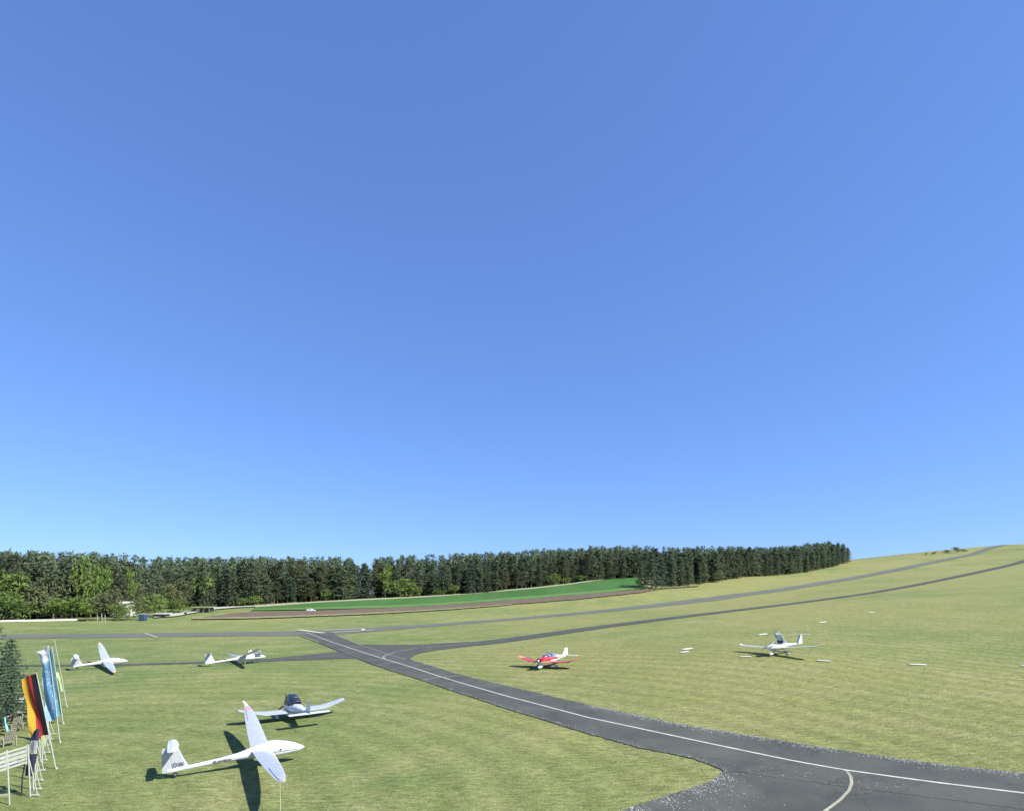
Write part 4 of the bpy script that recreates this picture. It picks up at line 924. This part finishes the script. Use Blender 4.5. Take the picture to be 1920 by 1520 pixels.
# ------------------------------------------------------------------ flags and poles at the left
def cloth_mat(name, bands, axis_='X', rough=.8, nz=0., trans=.35):
    """bands: list of (edge position, colour) across the flag in generated coordinates"""
    m, nt, b = new_mat(name); tc = N(nt, 'ShaderNodeUVMap'); tc.uv_map = 'UVMap'; se = N(nt, 'ShaderNodeSeparateXYZ'); nt.links.new(tc.outputs[0], se.inputs[0])
    src = se.outputs[0 if axis_ == 'X' else 1]
    r = ramp(nt, src, [(bands[0][0], bands[0][1]), (bands[1][0], bands[1][1])] + bands[2:]); r.color_ramp.interpolation = 'CONSTANT' if not nz else 'LINEAR'
    col = r.outputs[0]
    if nz:
        mp = N(nt, 'ShaderNodeMapping'); nt.links.new(tc.outputs[0], mp.inputs[0]); mp.inputs['Scale'].default_value = (3, 9, 1)
        n_ = noise(nt, 1.6, 4, .7, mp.outputs[0], 1.0); f = ramp(nt, n_.outputs[0], [(.52, 0.), (.60, nz)]).outputs[0]; col = mix(nt, f, col, (.72, .76, .76))
    nt.links.new(col, b.inputs['Base Color']); b.inputs['Roughness'].default_value = rough
    tr = N(nt, 'ShaderNodeBsdfTranslucent'); nt.links.new(col, tr.inputs[0]); ms = N(nt, 'ShaderNodeMixShader'); ms.inputs[0].default_value = trans
    nt.links.new(b.outputs[0], ms.inputs[1]); nt.links.new(tr.outputs[0], ms.inputs[2]); nt.links.new(ms.outputs[0], nt.nodes['Material Output'].inputs[0]); return m
def flag(parent, top, d_pole, wd, ht, m, ang, wave, seed, droop=.5, nx_=14, nz_=34, name='flag', taper=None):
    """cloth hanging from a pole: hoist along d_pole, fly direction ang, with folds; 6 mm thick"""
    rr = random.Random(seed); ph = rr.random() * 6; V = []; uv = []
    for side in (0, 1):
        for j in range(nz_ + 1):
            t = j / nz_
            for i in range(nx_ + 1):
                s_ = i / nx_; wloc = wd * (taper(t) if taper else 1)
                base = Vector(top) + Vector(d_pole) * (t * ht)
                fly = s_ * wloc; fold = wave * s_ * math.sin(s_ * 7 + t * 3.2 + ph) + wave * .6 * s_ * math.sin(t * 9 + s_ * 4 + ph * 2)
                p = base + Vector((math.cos(ang) * fly - math.sin(ang) * (fold + side * .006), math.sin(ang) * fly + math.cos(ang) * (fold + side * .006), -droop * fly * (1 - .3 * t) + .05 * math.sin(s_ * 5 + t * 7 + ph)))
                V.append(p); uv.append((s_, 1 - t))
    n = (nx_ + 1) * (nz_ + 1); Fc = []
    for j in range(nz_):
        for i in range(nx_):
            a = j * (nx_ + 1) + i; Fc.append((a, a + 1, a + nx_ + 2, a + nx_ + 1)); Fc.append((n + a + nx_ + 1, n + a + nx_ + 2, n + a + 1, n + a))
    o = mesh_obj(name, V, Fc, m, parent, True); l = o.data.uv_layers.new(name='UVMap')
    for lp in o.data.loops: l.data[lp.index].uv = uv[lp.vertex_index]
    return o
BLK, RED_, GLD = (.012, .012, .018), (.42, .035, .035), (.62, .37, .03)
M['german'] = cloth_mat('black_red_gold_cloth', [(0., BLK), (.36, RED_), (.70, GLD)])
M['teal'] = cloth_mat('turquoise_white_cloth', [(0., (.16, .42, .44)), (.55, (.12, .36, .50)), (1., (.22, .5, .55))], nz=.35)
M['paleblue'] = cloth_mat('pale_blue_white_cloth', [(0., (.14, .32, .62)), (.45, (.16, .38, .55)), (1., (.30, .5, .6))], nz=.75)
M['whitecap'] = cloth_mat('white_blue_cloth', [(0., (.7, .72, .74)), (.6, (.6, .68, .76)), (1., (.7, .72, .74))])
def pole(u, v, ut, vt, label, r0=.034):
    p = at(u, v); t = Vector(((ut - 960) * p.y / F, p.y - .3, H - (vt - V0) * p.y / F)); po = empty('flagpole', p, 0, label, 'flagpole', 'flagpoles at the left edge')
    d_ = t - p; MB().tube([(0, 0, -.2), d_ * .5, d_], [r0, r0 * .85, r0 * .6], 10).build('pole', M['greypole'], po, True)
    MB().tube([d_, d_ + Vector((0, 0, .07))], [.05, .02], 8).build('finial', M['dark'], po, True)
    MB().tube([(0, 0, 0), (0, 0, .12)], [r0 * 2, r0 * 1.6], 10).build('base', M['white_rail'], po, True)
    return po, p, d_
def top_flag(p, d_, f0, f1, wd, m, ang, wave, seed, label, **kw):
    L = d_.length; dn = -d_.normalized(); top = d_ * f1; o = flag(None, top, dn, wd, L * (f1 - f0), m, ang, wave, seed, **kw); o.location = p; return tag(o, label, 'flag')
po, p, d_ = pole(126, 1325, 107, 1197, 'thin pale flagpole farthest right in the row, carrying a narrow lime pennant')
top_flag(p, d_, .25, .55, .35, M['lime'], R(185), .08, 3, 'narrow lime green pennant on the farthest right flagpole', droop=.8)
po, p, d_ = pole(119, 1356, 103, 1209, 'pale flagpole second from the right, with the plain turquoise banner')
top_flag(p, d_, .12, .96, .75, M['teal'], R(182), .13, 4, 'tall turquoise banner hanging behind the pale blue one', droop=.6)
po, p, d_ = pole(113, 1391, 97, 1207, 'pale flagpole carrying the pale blue and white banner')
top_flag(p, d_, .24, .84, .72, M['paleblue'], R(178), .15, 5, 'tall pale blue and white banner in front of the turquoise one', droop=.5)
top_flag(p, d_, .845, .985, .70, M['whitecap'], R(178), .1, 8, 'small white and blue flag at the top, above the pale blue banner', droop=.55)
po, p, d_ = pole(106, 1441, 76, 1257, 'nearest flagpole, leaning, with the tall black red gold flag')
top_flag(p, d_, .36, .99, .82, M['german'], R(183), .12, 6, 'tall hanging black, red and gold flag on the nearest leaning pole', droop=.5)
# second, feather-shaped banner near the posts
p = at(40, 1491); fb = empty('feather_banner', p, 0, 'dark navy feather banner on a curved black pole, left of the white posts', 'banner')
cv = [(0, 0, -.1), (.05, 0, .9), (.22, 0, 1.9), (.45, 0, 2.7), (.72, 0, 3.25)]
MB().tube(cv, [.035, .03, .025, .02, .015], 8).build('pole', M['dark'], fb, True)
def sail(pts_l, pts_r, m, name, parent, y0):
    V = []; n = len(pts_l)
    for s_ in (0, .008):
        for k in range(n):
            for t in range(5):
                a = Vector(pts_l[k]); c = Vector(pts_r[k]); q_ = a.lerp(c, t / 4); V.append((q_.x, y0 + s_ + .06 * math.sin(t * 1.4 + k * .8), q_.z))
    Fc = []
    for k in range(n - 1):
        for t in range(4):
            a = k * 5 + t; Fc += [(a, a + 1, a + 6, a + 5), (n * 5 + a + 5, n * 5 + a + 6, n * 5 + a + 1, n * 5 + a)]
    return mesh_obj(name, V, Fc, m, parent, True)
sail([(.22,0,1.0),(.25,0,1.6),(.33,0,2.1)], [(.62,0,1.0),(.72,0,1.6),(.80,0,2.1)], M['navy'], 'lower_panel', fb, -.04)
sail([(.33,0,2.12),(.45,0,2.75)], [(.80,0,2.12),(.86,0,2.75)], M['greyroof'], 'grey_band', fb, -.045)
sail([(.45,0,2.77),(.62,0,3.2),(.74,0,3.35)], [(.86,0,2.77),(.93,0,3.2),(.95,0,3.35)], M['navy'], 'upper_panel', fb, -.04)
p = at(84, 1470); q_ = Vector(((62 - 960) * p.y / F, p.y, H - (1358 - V0) * p.y / F))
pn = empty('flagpole', at(80, 1430), 0, 'thin short pole behind the posts carrying the red and gold streamer', 'flagpole', 'flagpoles at the left edge'); pz = pn.location
MB().tube([(0, 0, -.1), (-.1, 0, 2.1)], [.03, .02], 8).build('pole', M['greypole'], pn, True)
fl = flag(None, (-.1, 0, 2.1), (.02, 0, -1), .72, .62, cloth_mat('red_gold_cloth', [(0., RED_), (.5, RED_), (.62, GLD)]), R(180), .1, 9, droop=-.25, nx_=12, nz_=14); fl.location = pz; tag(fl, 'short red and gold streamer flaring above the navy banner', 'flag')
top_p = at(80, 1452); lm = flag(None, (0, 0, 1.9), (0, 0, -1), .26, 1.0, M['lime'], R(180), .05, 10, droop=.3, nx_=8, nz_=14); lm.location = at(84, 1425); tag(lm, 'small lime green pennant hanging between the white posts', 'pennant')

# row of white leaning posts
POSTS = [(57,1493),(63,1481),(67,1464),(70,1446),(76,1426),(82,1412),(85,1398),(88,1386),(92,1377)]
proto = None
NMS = ['nearest of the row','second nearest of the row','third nearest','fourth nearest','middle one of the row','fourth from the far end','third from the far end','second from the far end','farthest of the row']
for k, (u, v) in enumerate(POSTS):
    p = at(u, v)
    if proto is None:
        proto = empty('white_post', p); MB().tube([(0, 0, -.1), (-.12, .02, 1.75)], [.035, .03], 8).build('post', M['white_rail'], proto, True)
        MB().tube([(.28, .1, 0), (-.10, .02, 1.45)], [.022, .02], 6).build('brace', M['white_rail'], proto, True)
        MB().box((.12, .05, .05), (.5, .1, .06)).build('foot', M['white_rail'], proto); kids(proto); o = proto
    else: o = copy_tree(proto)
    o.location = p; o.rotation_euler = (0, 0, random.uniform(-.15, .15)); o.scale = (1, 1, [1.35, 1.25, 1.3, 1.3, 1.25, 1.2, 1.15, 1.1, 1.][k])
    tag(o, 'white braced post left of the flagpoles, %s' % NMS[k], 'post', 'row of white braced posts')

# tall white slatted frame, lower left
a = at(18, 1508); c = at(57, 1493)
fr = empty('slatted_frame', a, 0, 'tall white slatted frame on thin posts in the lower left corner', 'frame')
ax_ = c - a; top_ = 2.35
for k, (f, dy) in enumerate([(0, 0), (1, 0), (-1.1, 0)]):
    q = ax_ * f; MB().tube([(q.x, q.y, -.1), (q.x - .12, q.y, top_ + .25)], .035, 8).build('post', M['white_rail'], fr, True)
for k, (zz_, mm, hh) in enumerate([(2.62, 'white_rail', .10), (2.42, 'greyroof', .14), (2.22, 'white_rail', .16), (2.03, 'greyroof', .12), (1.86, 'white_rail', .10)]):
    s = ax_ * -1.3; e = ax_ * 1.0; mid_ = (s + e) / 2; MB().box((mid_.x - .12, mid_.y - .06, zz_ - .12), ((e - s).length, .04, hh), math.atan2(ax_.y, ax_.x)).build('slat', M[mm], fr)
for f in (0., 1.): q = ax_ * f; MB().box((q.x - .12, q.y - .1, 2.1), (.06, .04, .95)).build('batten', M['white_rail'], fr)
s = ax_ * -1.3; e = ax_ * .0; mid_ = (s + e) / 2; MB().box((mid_.x, mid_.y - .05, .72), ((e - s).length, .05, .09)).build('lower_rail', M['white_rail'], fr)
# picnic tables and chairs
def picnic(p, rz, label, topm, L=1.9):
    t = empty('picnic_table', p, rz, label, 'picnic table', 'picnic tables under the spruce')
    for k in range(4): MB().box((0, -.3 + k * .2, .76), (L, .17, .045)).build('plank', topm, t)
    for s_ in (1, -1):
        for k in range(2): MB().box((0, s_ * (.66 + k * .15), .45), (L, .13, .04)).build('bench_plank', topm, t)
        for x in (-L * .36, L * .36): MB().tube([(x, s_ * .7, 0), (x, s_ * .22, .72)], .04, 6).build('leg', M['wood'], t)
    for x in (-L * .36, L * .36): MB().box((x, 0, .42), (.06, 1.6, .08)).build('cross_beam', M['wood'], t)
    return t
picnic(at(40, 1322), R(5), 'pale picnic table half hidden behind the black red gold flag', M['woodlight'], 2.2)
picnic(at(44, 1350), R(100), 'weathered picnic table between the pale one and the deck chairs', M['wood'], 1.7)
picnic(at(2, 1318), R(20), 'weathered picnic table under the large spruce at the left edge', M['wood'], 1.9)
def deckchair(p, rz, label):
    t = empty('garden_chair', p, rz, label, 'chair', 'weathered wooden garden chairs')
    for k in range(5): MB().box((-.24 + k * .12, .30, .70), (.10, .03, .95 - abs(k - 2) * .06), 0, R(-24)).build('back_slat', M['wood'], t)
    for k in range(4): MB().box((0, -.28 + k * .14, .36 + .0 - k * .03), (.56, .12, .03)).build('seat_slat', M['wood'], t)
    for s_ in (1, -1):
        MB().box((s_ * .36, -.05, .60), (.12, .75, .03)).build('armrest', M['wood'], t)
        MB().box((s_ * .34, -.33, .30), (.05, .08, .6)).build('leg', M['wood'], t); MB().box((s_ * .34, .28, .30), (.05, .08, .6)).build('leg', M['wood'], t)
    return t
deckchair(at(28, 1371), R(-115), 'weathered wooden garden chair, the farther of the two by the parasol')
deckchair(at(14, 1398), R(-115), 'weathered wooden garden chair, the nearer of the two by the parasol')
p = at(16, 1379); ps = empty('closed_parasol', p, 0, 'closed turquoise parasol leaning between the two garden chairs', 'parasol')
MB().tube([(0, 0, -.1), (-.28, 0, 1.35)], .02, 6).build('pole', M['white_rail'], ps, True); MB().tube([(-.06, 0, .3), (-.12, 0, .6), (-.25, 0, 1.25), (-.29, 0, 1.4)], [.06, .10, .05, .015], 8).build('canopy', M['turq'], ps, True)

# prototypes never placed would float at the origin: drop them
for o in PINES + BROAD + OLIVE:
    if o.name.split('.')[0] in ('pine_tree', 'leafy_tree', 'olive_green_tree') and 'label' not in o:
        for ch in KIDS.get(o.name, []): bpy.data.objects.remove(ch)
        bpy.data.objects.remove(o)
